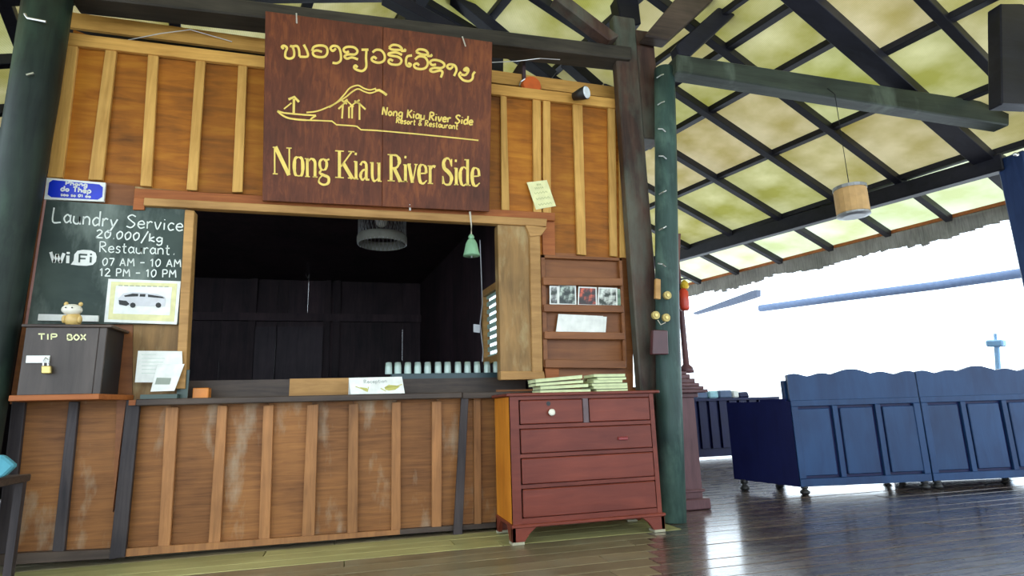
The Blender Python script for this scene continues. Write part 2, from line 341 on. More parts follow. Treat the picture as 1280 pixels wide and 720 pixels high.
# service room behind the opening
room = struct('wall_back')
XR = Y_(525, 400, 5.0).x
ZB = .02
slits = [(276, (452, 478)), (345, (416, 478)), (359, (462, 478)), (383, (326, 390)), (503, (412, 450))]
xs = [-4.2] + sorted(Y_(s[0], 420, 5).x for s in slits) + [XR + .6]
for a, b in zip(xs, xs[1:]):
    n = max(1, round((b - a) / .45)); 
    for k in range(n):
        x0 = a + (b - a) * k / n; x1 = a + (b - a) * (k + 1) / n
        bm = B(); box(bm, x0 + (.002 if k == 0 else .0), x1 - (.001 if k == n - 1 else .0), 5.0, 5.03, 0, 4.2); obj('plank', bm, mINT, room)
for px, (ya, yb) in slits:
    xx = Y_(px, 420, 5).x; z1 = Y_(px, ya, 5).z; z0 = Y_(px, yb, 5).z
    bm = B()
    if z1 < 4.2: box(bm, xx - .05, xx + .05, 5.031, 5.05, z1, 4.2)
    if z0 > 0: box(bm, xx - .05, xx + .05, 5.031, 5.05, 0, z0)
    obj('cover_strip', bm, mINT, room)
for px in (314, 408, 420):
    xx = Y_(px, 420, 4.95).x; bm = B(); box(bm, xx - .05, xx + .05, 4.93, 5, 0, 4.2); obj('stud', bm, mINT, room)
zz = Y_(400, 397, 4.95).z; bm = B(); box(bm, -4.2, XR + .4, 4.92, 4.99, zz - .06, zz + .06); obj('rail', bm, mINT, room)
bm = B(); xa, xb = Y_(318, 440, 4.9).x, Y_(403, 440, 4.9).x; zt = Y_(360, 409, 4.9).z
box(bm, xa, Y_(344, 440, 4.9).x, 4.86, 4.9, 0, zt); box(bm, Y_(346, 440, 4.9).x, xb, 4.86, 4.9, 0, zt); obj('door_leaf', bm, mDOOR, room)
wr = struct('wall_right'); p0, p1 = V(1.50, .13, 0), V(XR, 5.05, 0)
pn = (p1 - p0).normalized(); pn = V(pn.y, -pn.x, 0)
def tw(px, py): q_ = onp(px, py, p0, pn); return (q_ - p0).dot(p1 - p0) / (p1 - p0).length_squared, q_.z
tb0, wz1 = tw(634, 368); tb1, wz1 = tw(608, 368); wz0 = tw(610, 452)[1]
for t0, t1, za, zb in ((0, tb0, 0, 4.2), (tb0, tb1, 0, wz0), (tb0, tb1, wz1, 4.2)) + tuple((tb1 + (1 - tb1) * k / 5, tb1 + (1 - tb1) * (k + 1) / 5, 0, 4.2) for k in range(5)):
    bm = B(); a, b = p0.lerp(p1, t0), p0.lerp(p1, t1); o = V(.03, 0, 0)
    hexa(bm, [a + V(0, 0, za), b + V(0, 0, za), b + o + V(0, 0, za), a + o + V(0, 0, za)], [a + V(0, 0, zb), b + V(0, 0, zb), b + o + V(0, 0, zb), a + o + V(0, 0, zb)]); obj('plank', bm, mINT, wr)
win = struct('window_1', p0.lerp(p1, (tb0 + tb1) / 2) + V(0, 0, wz0))
a, b = p0.lerp(p1, tb0), p0.lerp(p1, tb1); zu, zd = V(0, 0, wz1), V(0, 0, wz0); of = V(-.02, 0, 0)
for q0, q1 in ((a + zu + of, b + zu + of), (a + zd + of, b + zd + of), (b + zd + of, b + zu + of), (a + zd + of, a + zu + of)):
    bm = B(); bar(bm, q0, q1, .06, .07); obj('window_frame', bm, mTAN, win)
m_ = a.lerp(b, .5)
for k in range(9):
    z_ = wz0 + (wz1 - wz0) * (k + .5) / 9; bm = B(); bar(bm, a + V(0, 0, z_), b + V(0, 0, z_), .02, .045); obj('louvre', bm, plain('pale_green_louvre', (.35, .55, .48), .4), win)
bm = B(); box(bm, -4.2, -4.15, .1, 5, 0, 4.2); obj('wall_left', bm, mINT, kind='structure')
bm = B(); box(bm, -4.2, 1.6, .20, 5.1, 3.02, 3.08); obj('ceiling', bm, mINT, kind='structure').name = 'trim_1'
# rear partition left of the post
bm = B(); box(bm, -4.2, -2.3, .06, .12, 0, 1.75); obj('wall_side', bm, mDARKZ, kind='structure')
# wall continuing right behind post (solid base behind the dresser)

# ------------------------------------------------------------------ reception counter
ctr = empty('reception_counter', 'long wooden reception counter fronted with worn plywood panels and vertical battens', 'counter', (-.5, 0, 0))
lb = [((15, 502), (31, 502), (10, 700), (-8, 703)), ((86, 502), (98, 502), (79, 697), (64, 698)), ((158, 500), (175, 500), (156, 696), (136, 700)),
      ((207, 509), (223, 509), (212, 686), (197, 687)), ((272, 507), (284, 507), (275, 682), (260, 683)), ((329, 507), (342, 506), (337, 677), (323, 678)),
      ((384, 506), (398, 505), (393, 672), (377, 674)), ((436, 505), (448, 504), (447, 668), (434, 669)), ((490, 503), (501, 502), (501, 665), (489, 666)),
      ((540, 502), (552, 501), (552, 661), (540, 662)), ((592, 493), (601, 492), (602, 657), (593, 658))]
lm = [((b[0][0] + b[1][0]) / 2, (b[2][0] + b[3][0]) / 2) for b in lb] + [(640, 642)]
for k in range(len(lm) - 1):
    yb0 = 697 - (lm[k][1]) * .062; yb1 = 697 - (lm[k + 1][1]) * .062
    bm = B(); wq(bm, [(lm[k][0] + .3, 498), (lm[k + 1][0] - .3, 498), (lm[k + 1][1] - .3, yb1), (lm[k][1] + .3, yb0)], R.random() * .005, .02); obj('front_panel', bm, mPANELL, ctr)
for k, b in enumerate(lb):
    bm = B(); wq(bm, b, -.035 if k != 2 else -.06, .034); obj('batten', bm, mDARKZ if k < 3 else mBATTL, ctr, bev=.003)
bm = B(); wq(bm, [(146, 500), (158, 500), (150, 560), (141, 640)], -.03, .029); obj('batten', bm, mRACK, ctr)
bm = B(); wq(bm, [(577, 494), (586, 494), (578, 668), (567, 669)], -.09, .035); obj('leaning_plank', bm, mDARKZ, ctr, label='dark plank leaning on the right end of the counter', bev=.003)
bm = B(); wq(bm, [(-5, 693), (156, 686), (156, 697), (-5, 707)], -.05, .05); obj('base_rail', bm, mDARKX, ctr)
bm = B(); wq(bm, [(156, 686), (500, 662), (500, 668), (156, 696)], -.045, .045); obj('base_rail', bm, mBATTL, ctr)
bm = B(); wq(bm, [(500, 662), (640, 652), (640, 658), (500, 668)], -.045, .045); obj('base_rail', bm, mDARKX, ctr)
zc = Y_(400, 494, -.12).z
bm = B(); box(bm, Y_(170, 495, -.12).x, Y_(578, 495, -.12).x, -.12, .30, zc - .045, zc); obj('counter_top', bm, mDARKX, ctr, bev=.006)
bm = B(); box(bm, Y_(578, 495, -.10).x, 1.5, -.10, .30, zc - .05, zc - .002); obj('counter_top', bm, mDARKX, ctr, bev=.004)
zl = Y_(80, 493, -.33).z
bm = B(); hexa(bm, [V(-2.04, -.33, zl - .035), V(-1.555, -.33, zl - .035), V(-1.46, 0, zl - .035), V(-2.12, 0, zl - .035)], [V(-2.04, -.33, zl), V(-1.555, -.33, zl), V(-1.46, 0, zl), V(-2.12, 0, zl)]); obj('end_shelf', bm, mRED, ctr, label='red brown shelf carrying the tip box', bev=.003)
bm = B(); box(bm, -1.46, Y_(195, 490, -.05).x, -.09, .0, zc - .04, zc - .004); obj('end_shelf', bm, mRED, ctr)
# raised inner ledge
zi0, zi1 = Y_(300, 486, .22).z, Y_(300, 475, .22).z
bm = B(); box(bm, -1.25, Y_(362, 480, .22).x, .22, .26, zc, zi1); obj('inner_ledge', bm, mDARKX, ctr)
bm = B(); box(bm, Y_(362, 480, .22).x, Y_(436, 480, .22).x, .215, .26, zc, zi1 + .004); obj('inner_ledge', bm, mTAN, ctr)
bm = B(); box(bm, Y_(436, 480, .22).x, 1.45, .22, .26, zc, zi1 - .01); obj('inner_ledge', bm, mDARKX, ctr)

# ------------------------------------------------------------------ posts and beams
post = empty('wooden_post', 'broad square dark timber post between the dresser and the green round post', 'post', (2.45, 0, 0))
bm = B(); box(bm, 2.345, 2.575, -.155, -.05, 0, 4.6); obj('shaft', bm, mPOSTB, post, bev=.012)
bm = B(); box(bm, 2.575, 2.78, -.13, .10, 3.35, 4.5); obj('side_cheek', bm, mPOSTB, post, bev=.012)
gp = empty('wooden_post', 'slightly leaning round post with lit teal patches painted in its colour at the right end of the reception wall', 'post', (2.6, -.16, 0))
bm = B(); pts = [V(2.465, -.285, 0), V(2.52, -.28, .8), V(2.585, -.27, 1.6), V(2.65, -.26, 2.35), V(2.725, -.26, 3.25), V(2.78, -.26, 4.0)]
tube(bm, pts, [.115, .108, .102, .10, .098, .095], 18, .03); obj('shaft', bm, mPOSTT, gp, smooth=True)
for px, py in ((826, 94), (827, 128), (828, 161), (829, 195), (829, 240), (829, 285), (828, 330)):
    p = Y_(px, py, -.37); s = R.choice((-1, 1)); bm = B(); tube(bm, [p + V(-.025, .03, .012 * s), p, p + V(.035, .01, -.02 * s)], .006, 6); obj('iron_rung', bm, mMETAL, gp)
lp = empty('wooden_post', 'thick round dark post with green light painted in its colour left of the chalkboard', 'post', (-2.4, -.2, 0))
bm = B(); tube(bm, [V(-2.26, -.22, 0), V(-2.25, -.21, 1.2), V(-2.22, -.2, 2.5), V(-2.21, -.2, 3.2), V(-2.21, -.2, 4.25)], [.15, .145, .14, .145, .15], 20, .02); obj('shaft', bm, mPOSTG, lp, smooth=True)
p = Y_(45, 24, -.37); bm = B(); tube(bm, [p + V(-.07, 0, .03), p + V(-.05, 0, 0), p + V(.06, 0, -.01)], .009, 6); obj('nail', bm, mMETAL, lp)
p = Y_(33, 94, -.37); bm = B(); bar(bm, p, p + V(.04, 0, .02), .012, .012); obj('nail', bm, mMETAL, lp)
rp = empty('wooden_post', 'dark post with a blue light cast put in its colour at the right edge of the picture', 'post', (7.47, -.12, 0))
bm = B(); box(bm, 7.29, 7.65, -.25, .05, 0, 3.62); obj('shaft', bm, wood('blue_cast_post', (.008, .02, .07), (.02, .045, .13), 'z', 3, 8, .45, .1), rp, bev=.02)  # blue skylight cast painted into the post colour
bm = B(); ball(bm, Y_(1270, 193, -.27), .035, 1.2, .6, .7); obj('bolt', bm, mMETAL, rp)
# tie beams
def beamq(name, label, a, y, th, mat, group=None):
    bm = B(); wq(bm, a, y, th); return obj(name, bm, mat, None, label=label, cat='beam', group=group, bev=.012)
beamq('tie_beam', 'long dark tie beam running above the carved sign to the square post', [(84, -28), (790, 58), (790, 74), (84, -6)], -.20, .22, mBEAM)
beamq('tie_beam', 'long grey-green tie beam crossing the roof to the right-hand post', [(846, 67), (1262, 131), (1262, 157), (846, 89)], -.42, .17, mBEAMG)
beamq('brace', 'thick brown brace rising up and left from the square post', [(692, -4), (712, -4), (775, 44), (762, 50)], -.28, .14, mPOSTB)
beamq('brace', 'broad grey brace rising up and right from the post top with blue sky sheen', [(806, 44), (836, 50), (900, -8), (850, -8)], -.30, .14, mDARKX)
beamq('strut', 'dark strut rising right from the grey-green tie beam next to the post', [(846, 55), (850, 72), (863, 70), (945, -6), (915, -6)], -.22, .14, mRAFT)
beamq('king_post', 'black vertical king post above the square post head', [(770, -6), (798, -6), (802, 30), (778, 34)], -.05, .16, mRAFT)
bm = B(); wq(bm, [(1251, 4), (1296, 4), (1296, 132), (1253, 130)], -1.45, .12); obj('hanging_timber', bm, mRAFT, None, label='dark upright timber hanging from the roof at the top right corner', cat='beam', bev=.01)
e0, e1 = V(7.31, -.05, 3.575), V(5.6, 6.15, 3.70)
bm = B(); bar(bm, V(7.33, -.02, 3.57), e1, .16, .21); obj('wall_plate', bm, mRAFT, None, label='long dark eave beam under the roof running back from the right-hand post', cat='beam', bev=.012)
# behind-wall dark trusses
for k, (a, b, lab) in enumerate((((480, -5), (600, 60), 'dark sloping timber under the roof just above the upper edge of the sign'), ((562, -8), (690, 98), 'dark sloping timber behind the tie beam right of the sign'),
                            ((612, -8), (748, 112), 'long dark sloping timber reaching the wall top above the spotlight'), ((690, 60), (790, 128), 'dark timber crossing below the tie beam left of the square post'))):
    bm = B(); yk = .8 + .22 * k; bar(bm, Y_(*a, yk), Y_(*b, yk), .12, .16, V(0, 1, 0)); obj('truss_timber', bm, mRAFT, None, label=lab, cat='beam', bev=.006)
for a, b in (((618, 66), (618, 112)),):
    bm = B(); bar(bm, Y_(*a, .5), Y_(*b, .5), .16, .1, V(0, 1, 0)); obj('hanger', bm, mRAFT, None, label='short black upright block behind the wall top beside the sign', cat='beam')

# ------------------------------------------------------------------ stroke lettering
def cr(pts, k=5):
    if len(pts) < 3: return [Vector(p) for p in pts]
    P = [Vector(p) for p in pts]; P = [P[0] * 2 - P[1]] + P + [P[-1] * 2 - P[-2]]; o = []
    for i in range(1, len(P) - 2):
        for j in range(k):
            t = j / k; a, b, c, d = P[i - 1:i + 3]
            o.append(.5 * ((2 * b) + (c - a) * t + (2 * a - 5 * b + 4 * c - d) * t * t + (3 * b - a - 3 * c + d) * t ** 3))
    o.append(P[-2]); return o
def ribbon(bm, pts, w, to3, depth):
    """2D polyline -> raised strip; w width or list"""
    n = len(pts)
    if n < 2: return
    L_, R_ = [], []
    for i, p in enumerate(pts):
        d = pts[min(i + 1, n - 1)] - pts[max(i - 1, 0)]
        if d.length < 1e-9: d = Vector((1, 0))
        d.normalize(); q = Vector((-d.y, d.x)); ww = (w[min(int(i / (n - 1) * (len(w) - 1) + .5), len(w) - 1)] if isinstance(w, (list, tuple)) else w) / 2
        L_.append(p + q * ww); R_.append(p - q * ww)
    f = [bm.verts.new(to3(v, 0)) for v in L_], [bm.verts.new(to3(v, 0)) for v in R_]
    for i in range(n - 1): bm.faces.new((f[0][i], f[0][i + 1], f[1][i + 1], f[1][i]))
FONT = {  # single-stroke glyphs in a box: x 0..w, y 0 baseline..1 cap height; (width, strokes)
 'L': (.55, [[(0, 1), (0, 0), (.5, 0)]]), 'a': (.5, [[(.41, .45), (.22, .6), (.03, .32), (.18, .02), (.41, .2)], [(.43, .6), (.42, .2), (.5, 0)]]),
 'u': (.5, [[(.03, .55), (.03, .15), (.2, 0), (.38, .12), (.4, .55)], [(.4, .55), (.41, .1), (.48, 0)]]), 'n': (.5, [[(.03, .58), (.03, 0)], [(.03, .4), (.22, .58), (.4, .45), (.42, 0)]]),
 'd': (.5, [[(.42, .5), (.2, .58), (.02, .3), (.15, 0), (.4, .15)], [(.43, 1.05), (.43, 0)]]), 'r': (.38, [[(.03, .58), (.04, 0)], [(.04, .38), (.2, .58), (.35, .52)]]),
 'y': (.5, [[(.03, .55), (.2, .05)], [(.45, .6), (.2, .02), (.02, -.35), (-.1, -.38)]]), 'S': (.6, [[(.55, .9), (.3, 1.02), (.06, .8), (.3, .52), (.52, .3), (.3, 0), (.0, .08)]]),
 'e': (.48, [[(.03, .3), (.42, .34), (.3, .58), (.08, .48), (.03, .2), (.2, 0), (.45, .1)]]), 'v': (.45, [[(.02, .58), (.2, 0), (.42, .6)]]), 'i': (.2, [[(.08, .55), (.08, 0)], [(.08, .78), (.09, .84)]]),
 'c': (.42, [[(.4, .5), (.2, .58), (.03, .3), (.15, 0), (.4, .08)]]), '2': (.55, [[(.03, .8), (.25, 1), (.45, .75), (.2, .3), (0, 0)], [(0, 0), (.52, .03)]]), '0': (.55, [[(.27, 1), (.03, .6), (.15, .02), (.42, .3), (.45, .8), (.27, 1)]]),
 ',': (.18, [[(.08, .08), (.02, -.1)]]), '.': (.18, [[(.06, .04), (.1, .02)]]), '/': (.5, [[(.5, 1.25), (0, -.3)]]), 'k': (.48, [[(.05, 1), (.03, 0)], [(.4, .6), (.05, .25), (.45, 0)]]), 'g': (.5, [[(.42, .5), (.2, .58), (.02, .3), (.18, .05), (.4, .2)], [(.43, .58), (.42, -.2), (.2, -.4), (.03, -.28)]]),
 'R': (.6, [[(.05, 0), (.05, 1)], [(.05, 1), (.4, .95), (.45, .65), (.05, .5)], [(.15, .5), (.55, 0)]]), 's': (.4, [[(.36, .52), (.15, .6), (.06, .4), (.32, .2), (.2, 0), (0, .05)]]), 't': (.36, [[(.15, .9), (.14, .1), (.32, .02)], [(0, .6), (.32, .62)]]),
 '7': (.5, [[(0, .95), (.45, .97)], [(.45, .97), (.15, 0)]]), 'A': (.6, [[(0, 0), (.27, 1)], [(.27, 1), (.52, 0)], [(.1, .35), (.44, .35)]]), 'M': (.7, [[(.03, 0), (.08, 1)], [(.08, 1), (.33, .4)], [(.33, .4), (.58, 1)], [(.58, 1), (.63, 0)]]),
 '-': (.5, [[(.02, .48), (.42, .5)]]), '1': (.35, [[(.0, .75), (.18, 1)], [(.18, 1), (.16, 0)]]), 'P': (.55, [[(.05, 0), (.05, 1)], [(.05, 1), (.42, .95), (.42, .55), (.05, .45)]]), 'w': (.62, [[(.02, .58), (.15, 0)], [(.15, 0), (.3, .5)], [(.3, .5), (.44, 0)], [(.44, 0), (.6, .6)]]),
 'W': (.8, [[(.0, 1), (.18, 0)], [(.18, 0), (.38, .9)], [(.38, .9), (.56, 0)], [(.56, 0), (.76, 1)]]), 'F': (.5, [[(.05, 0), (.05, 1)], [(.05, 1), (.45, 1)], [(.05, .52), (.38, .52)]]), 'T': (.55, [[(0, 1), (.5, 1)], [(.25, 1), (.25, 0)]]), 'I': (.2, [[(.08, 0), (.08, 1)]]),
 'B': (.55, [[(.05, 0), (.05, 1)], [(.05, 1), (.4, .92), (.4, .6), (.05, .53)], [(.05, .53), (.46, .45), (.46, .08), (.05, 0)]]), 'o': (.48, [[(.22, .58), (.03, .3), (.2, 0), (.42, .28), (.22, .58)]]), 'O': (.65, [[(.3, 1), (.03, .5), (.3, 0), (.58, .5), (.3, 1)]]), 'X': (.55, [[(0, 0), (.5, 1)], [(0, 1), (.5, 0)]]),
 'N': (.6, [[(.03, 0), (.05, 1)], [(.05, 1), (.5, 0)], [(.5, 0), (.52, 1)]]), 'K': (.58, [[(.05, 0), (.05, 1)], [(.5, 1), (.05, .42)], [(.15, .52), (.55, 0)]]), '&': (.55, [[(.5, 0), (.12, .75), (.25, .98), (.38, .78), (.05, .25), (.2, 0), (.5, .35)]]), 'p': (.5, [[(.05, .58), (.03, -.4)], [(.05, .45), (.25, .6), (.43, .3), (.25, 0), (.05, .12)]]),
 'x': (.48, [[(.02, 0), (.42, .58)], [(.04, .6), (.44, 0)]]),
 'h': (.5, [[(.05, 1), (.03, 0)], [(.04, .38), (.22, .58), (.4, .42), (.42, 0)]]), 'G': (.6, [[(.52, .85), (.3, 1), (.04, .5), (.3, 0), (.54, .15), (.54, .45)], [(.54, .45), (.35, .45)]]), 'D': (.6, [[(.05, 0), (.05, 1)], [(.05, 1), (.45, .85), (.5, .3), (.05, 0)]]), 'E': (.5, [[(.45, 1), (.05, 1)], [(.05, 1), (.05, 0)], [(.05, 0), (.45, 0)], [(.05, .52), (.38, .52)]]),
 'J': (.45, [[(.35, 1), (.35, .2), (.15, 0), (0, .15)]]), 'C': (.55, [[(.5, .85), (.3, 1), (.04, .5), (.3, 0), (.52, .15)]]), 'l': (.2, [[(.07, 1), (.07, 0)]]), 'b': (.5, [[(.04, 1), (.04, 0)], [(.04, .45), (.25, .6), (.43, .3), (.25, 0), (.04, .12)]]), 'H': (.6, [[(.05, 0), (.05, 1)], [(.5, 0), (.5, 1)], [(.05, .52), (.5, .52)]]), 'V': (.6, [[(0, 1), (.27, 0)], [(.27, 0), (.55, 1)]]), 'U': (.6, [[(.04, 1), (.04, .2), (.28, 0), (.52, .2), (.52, 1)]]), 'm': (.7, [[(.03, .58), (.03, 0)], [(.03, .4), (.2, .58), (.33, .4), (.33, 0)], [(.33, .4), (.5, .58), (.63, .4), (.63, 0)]])}
def write(bm, text, p0, p1, h, lw, plane, curve=True, hscale=1):
    """text between two pixel points on the baseline, cap height h px, laid on plane(px)->3D"""
    tot = sum(.4 if c == ' ' else FONT[c][0] + .1 for c in text); p0, p1 = Vector(p0), Vector(p1)
    ex = (p1 - p0) / tot; ey = Vector((ex.y, -ex.x)).normalized() * h; x = 0
    for c in text:
        if c == ' ': x += .4; continue
        w, st = FONT[c]
        for s in st:
            pp = [p0 + ex * (x + a) + ey * b for a, b in s]
            ribbon(bm, cr(pp, 4) if len(pp) > 2 else pp, lw, lambda v, k: plane(v.x, v.y), 0)
        x += w + .1
def solid(bm, th, d=V(0, -1, 0)):
    """give flat lettering a little thickness"""
    r = bmesh.ops.extrude_face_region(bm, geom=bm.faces[:]); bmesh.ops.translate(bm, vec=d * th, verts=[g for g in r['geom'] if isinstance(g, bmesh.types.BMVert)]); return bm

# ------------------------------------------------------------------ carved sign
sgn = empty('hanging_sign', 'large dark red-brown wooden sign with yellow lettering hung above the reception opening', 'sign', (.2, -.2, 2.5))
sb, st_ = V(0, -.11, Y_(328, 251, -.11).z), V(0, -.385, Y_(332, 14, -.385).z)
sn = (st_ - sb).cross(V(1, 0, 0)).normalized()
if sn.y > 0: sn = -sn
def SP(off): return lambda x, y: onp(x, y, sb + sn * off, sn)
sp = SP(0)
for a in ([(331.7, 13.6), (478.55, 33.5), (477.65, 257.9), (327.8, 250.8)], [(478.9, 33.6), (615.5, 52.5), (611.6, 264.4), (477.9, 258)]):
    q = [sp(*c) for c in a]; bm = B(); hexa(bm, q, [c - sn * .035 for c in q]); obj('board', bm, mSIGN, sgn, bev=.003)
tp = SP(.002)
def T(*pts): return [Vector(p) for p in pts]
def zm(ox, oy, s, pts): return [(ox + x / s, oy + y / s) for x, y in pts]
bm = B()
A1 = lambda *p: zm(340, 40, 8, p)
lao = [A1((118, 170), (98, 150), (120, 138), (150, 160), (135, 205), (135, 250), (175, 268), (215, 250), (222, 200), (205, 150), (180, 140)), A1((205, 145), (250, 142), (270, 180), (275, 245)), A1((275, 248), (355, 245), (350, 190), (318, 128)),
       A1((400, 190), (420, 150), (480, 135), (540, 150), (555, 200), (530, 245), (470, 252), (420, 235), (410, 200), (450, 185), (500, 200)),
       A1((640, 165), (610, 190), (585, 165), (610, 140), (660, 150), (685, 200), (688, 280), (650, 312), (605, 308)),
       A1((770, 195), (735, 205), (715, 175), (750, 150), (820, 155), (855, 190), (830, 225), (760, 225), (725, 245), (750, 268), (800, 255), (860, 275)),
       A1((895, 178), (965, 178)), A1((945, 180), (940, 260), (942, 350), (905, 390), (850, 380), (820, 355), (835, 335), (855, 355))]
A2 = lambda *p: zm(460, 50, 8, p)
lao += [A2((45, 125), (80, 100), (130, 105), (165, 150), (160, 205), (110, 228), (55, 215), (35, 190), (60, 170), (85, 190)),
        A2((340, 150), (280, 125), (210, 135), (215, 155), (300, 170), (335, 205), (310, 245), (240, 245), (205, 220), (220, 195), (250, 210)),
        A2((210, 75), (250, 50), (310, 60), (340, 95), (290, 100), (235, 95), (210, 75)), A2((330, 110), (375, 108), (360, 92)),
        A2((440, 155), (395, 165), (380, 200), (385, 250), (415, 265), (428, 245), (400, 232)),
        A2((470, 195), (510, 165), (570, 175), (598, 225), (580, 275), (530, 292), (475, 280), (460, 250), (490, 235), (510, 255)),
        A2((480, 120), (510, 95), (575, 105), (600, 145), (540, 145), (480, 120)), A2((590, 160), (635, 160), (625, 145)),
        A2((680, 245), (640, 250), (620, 220), (660, 200), (730, 215), (765, 250), (735, 280), (660, 280), (620, 300), (650, 320), (720, 305), (745, 325), (728, 375)),
        A2((850, 265), (820, 290), (790, 268), (815, 245), (865, 255), (885, 300), (860, 360)),
        A2((1000, 310), (960, 300), (985, 280), (1005, 305), (975, 350), (930, 345)), A2((930, 320), (910, 350), (950, 400), (1010, 412), (1045, 385), (1050, 345), (1070, 318))]
for s in lao: ribbon(bm, cr(T(*s), 4), 2.9, lambda v, k: tp(v.x, v.y), 0)
obj('native_script_lettering', solid(bm, .003, sn), mGOLD, sgn)
bm = B(); E1 = lambda *p: zm(330, 90, 8, p)
def rb(pts, w, curve=True): ribbon(bm, cr(T(*pts), 4) if curve else T(*pts), w, lambda v, k: tp(v.x, v.y), 0)
rb(E1((135, 390), (200, 410), (300, 420), (420, 430), (520, 435)), 2, 0); rb(E1((135, 392), (180, 430), (240, 460), (330, 475), (420, 482)), 2.2); rb(E1((520, 437), (475, 465), (465, 480)), 2, 0)
rb(E1((420, 482), (560, 487), (680, 492), (725, 528), (900, 540), (930, 545), (970, 578), (1120, 585)), 1.7, 0)
rb([(470, 163.1), (520, 167.5), (560, 171.5), (598, 175.5)], 1.6, 0)
rb(E1((297, 410), (300, 270)), 3, 0); rb(E1((245, 275), (303, 250), (350, 300)), 3, 0); rb(E1((200, 370), (275, 310)), 1.6, 0)
rb(E1((425, 405), (520, 395), (620, 360), (720, 310), (800, 230), (860, 160), (940, 135), (1000, 165), (1060, 180), (1120, 165)), 1.8)
rb(E1((650, 355), (740, 300), (820, 250), (880, 200), (940, 170), (1000, 195), (1060, 212), (1120, 195)), 1.8)
rb([(469, 113.5), (474, 112.8), (479, 115.5), (483.5, 119)], 3, 0)
for s in (((745, 370), (830, 290), (895, 350)), ((860, 350), (930, 295), (1015, 375)), ((780, 285), (830, 320)), ((905, 290), (960, 320)), ((790, 320), (780, 465)), ((850, 350), (850, 462)), ((882, 350), (880, 465)), ((955, 320), (955, 478)), ((835, 275), (800, 300)), ((955, 280), (915, 310))): rb(E1(*s), 2.2, 0)
obj('emblem', solid(bm, .003, sn), mGOLD, sgn)
bm = B(); write(bm, 'Nong Kiau River Side', (477.5, 143.5), (592, 156.5), 10, 1.9, tp); write(bm, 'Resort & Restaurant', (495, 153.8), (573, 161.8), 7, 1.35, tp)
obj('small_lettering', solid(bm, .003, sn), mGOLD, sgn)
# large serif lettering: thick/thin strokes in glyph boxes (x0,x1,top,base in px)
bm = B()
def sg(x0, x1, yt, yb, st):
    for pts, w in st:
        pp = [(x0 + (x1 - x0) * a, yb - (yb - yt) * b + .052 * (x1 - x0) * (a - .5)) for a, b in pts]
        w = [k_ * .87 for k_ in w] if isinstance(w, list) else w * .87
        rb(pp, w, len(pp) > 2 and w != 1.31)
TK, TN, SF = 4.4, 1.8, 1.6
def serif(a, b, c=None): return ([(a, b), (c, b)], SF)
sg(341, 364.5, 184, 218.5, [([(.10, 1), (.10, 0)], 2.2), ([(.14, 1), (.86, 0)], 5.6), ([(.88, 1), (.88, 0)], 2.2), serif(0, .98, .2), serif(.72, .98, 1), serif(0, .02, .26)])
o_ = lambda: [([(.5, 1), (.22, .92), (.13, .5), (.22, .08), (.5, 0)], [1.8, 4, 5, 4, 1.8]), ([(.5, 1), (.78, .92), (.87, .5), (.78, .08), (.5, 0)], [1.8, 4, 5, 4, 1.8])]
sg(366, 380.5, 196.5, 220, o_())
n_ = lambda: [([(.2, 1), (.2, 0)], 4), ([(.25, .8), (.5, .98), (.78, .85), (.8, .5), (.8, 0)], [2, 2.5, 4, 4, 4]), serif(0, .97, .25), serif(.02, .02, .4), serif(.62, .02, 1)]
sg(381, 397, 198, 221.5, n_())
sg(397.5, 412, 198, 231, [([(.45, .98), (.2, .9), (.15, .75), (.25, .6), (.45, .55)], [2, 3.5, 4, 3.5, 2]), ([(.45, .98), (.7, .9), (.75, .75), (.65, .6), (.45, .55)], [2, 3.5, 4, 3.5, 2]), ([(.72, .93), (.98, .98)], 2.5), ([(.3, .56), (.15, .44), (.5, .36), (.9, .28), (.88, .08), (.5, 0), (.1, .08), (.12, .22), (.35, .34)], [2.5, 3, 4, 4, 4, 3, 3, 2, 2])])
sg(419, 443, 188.5, 223, [([(.22, 1), (.22, 0)], TK), serif(0, .98, .45), serif(0, .02, .45), ([(.85, .96), (.3, .42)], 2.2), ([(.42, .55), (.9, 0)], 5.2), serif(.68, .98, 1), serif(.66, .02, 1.05)])
i_ = lambda: [([(.55, .66), (.55, 0)], 4.2), serif(.1, .65, .6), serif(.1, .02, 1)]
sg(441.5, 448, 190, 224.5, i_()); rb([(443.3, 192.3), (446, 192.6)], 3, 0)
a_ = lambda: [([(.12, .8), (.3, .98), (.6, .92), (.66, .7), (.66, .1), (.95, .05)], [3.5, 2.5, 3.5, 4, 4, 2.5]), ([(.64, .6), (.3, .5), (.12, .25), (.3, .02), (.62, .2)], [2, 3, 4, 3, 2])]
sg(449, 462.5, 202, 225.5, a_())
sg(462.5, 476.5, 203, 227, [([(.2, 1), (.2, .3), (.35, .03), (.62, .1), (.78, .25)], [4, 4, 3.5, 2, 2]), ([(.8, 1), (.8, 0)], 4), serif(0, .97, .25), serif(.6, .97, .85), serif(.75, .03, 1.05)])
sg(484.5, 502.5, 193, 227, [([(.24, 1), (.24, 0)], TK), serif(0, .98, .5), serif(0, .02, .5), ([(.3, .97), (.65, .95), (.82, .76), (.65, .53), (.3, .5)], [2, 3, 5, 3, 2]), ([(.45, .5), (.9, 0)], 5), serif(.72, .02, 1.05)])
sg(503.5, 509.5, 194.5, 227.5, i_()); rb([(505.5, 196.3), (508, 196.7)], 3, 0)
sg(509.5, 521.5, 205, 228.5, [([(.12, 1), (.5, 0)], 4.4), ([(.9, 1), (.52, 0)], 2), serif(0, .98, .35), serif(.7, .98, 1.05)])
e_ = lambda: [([(.15, .52), (.85, .56)], 2), ([(.85, .56), (.8, .88), (.5, 1), (.22, .9), (.13, .5), (.25, .1), (.55, 0), (.92, .18)], [4, 3.5, 2, 4, 5, 4.5, 3, 1.8])]
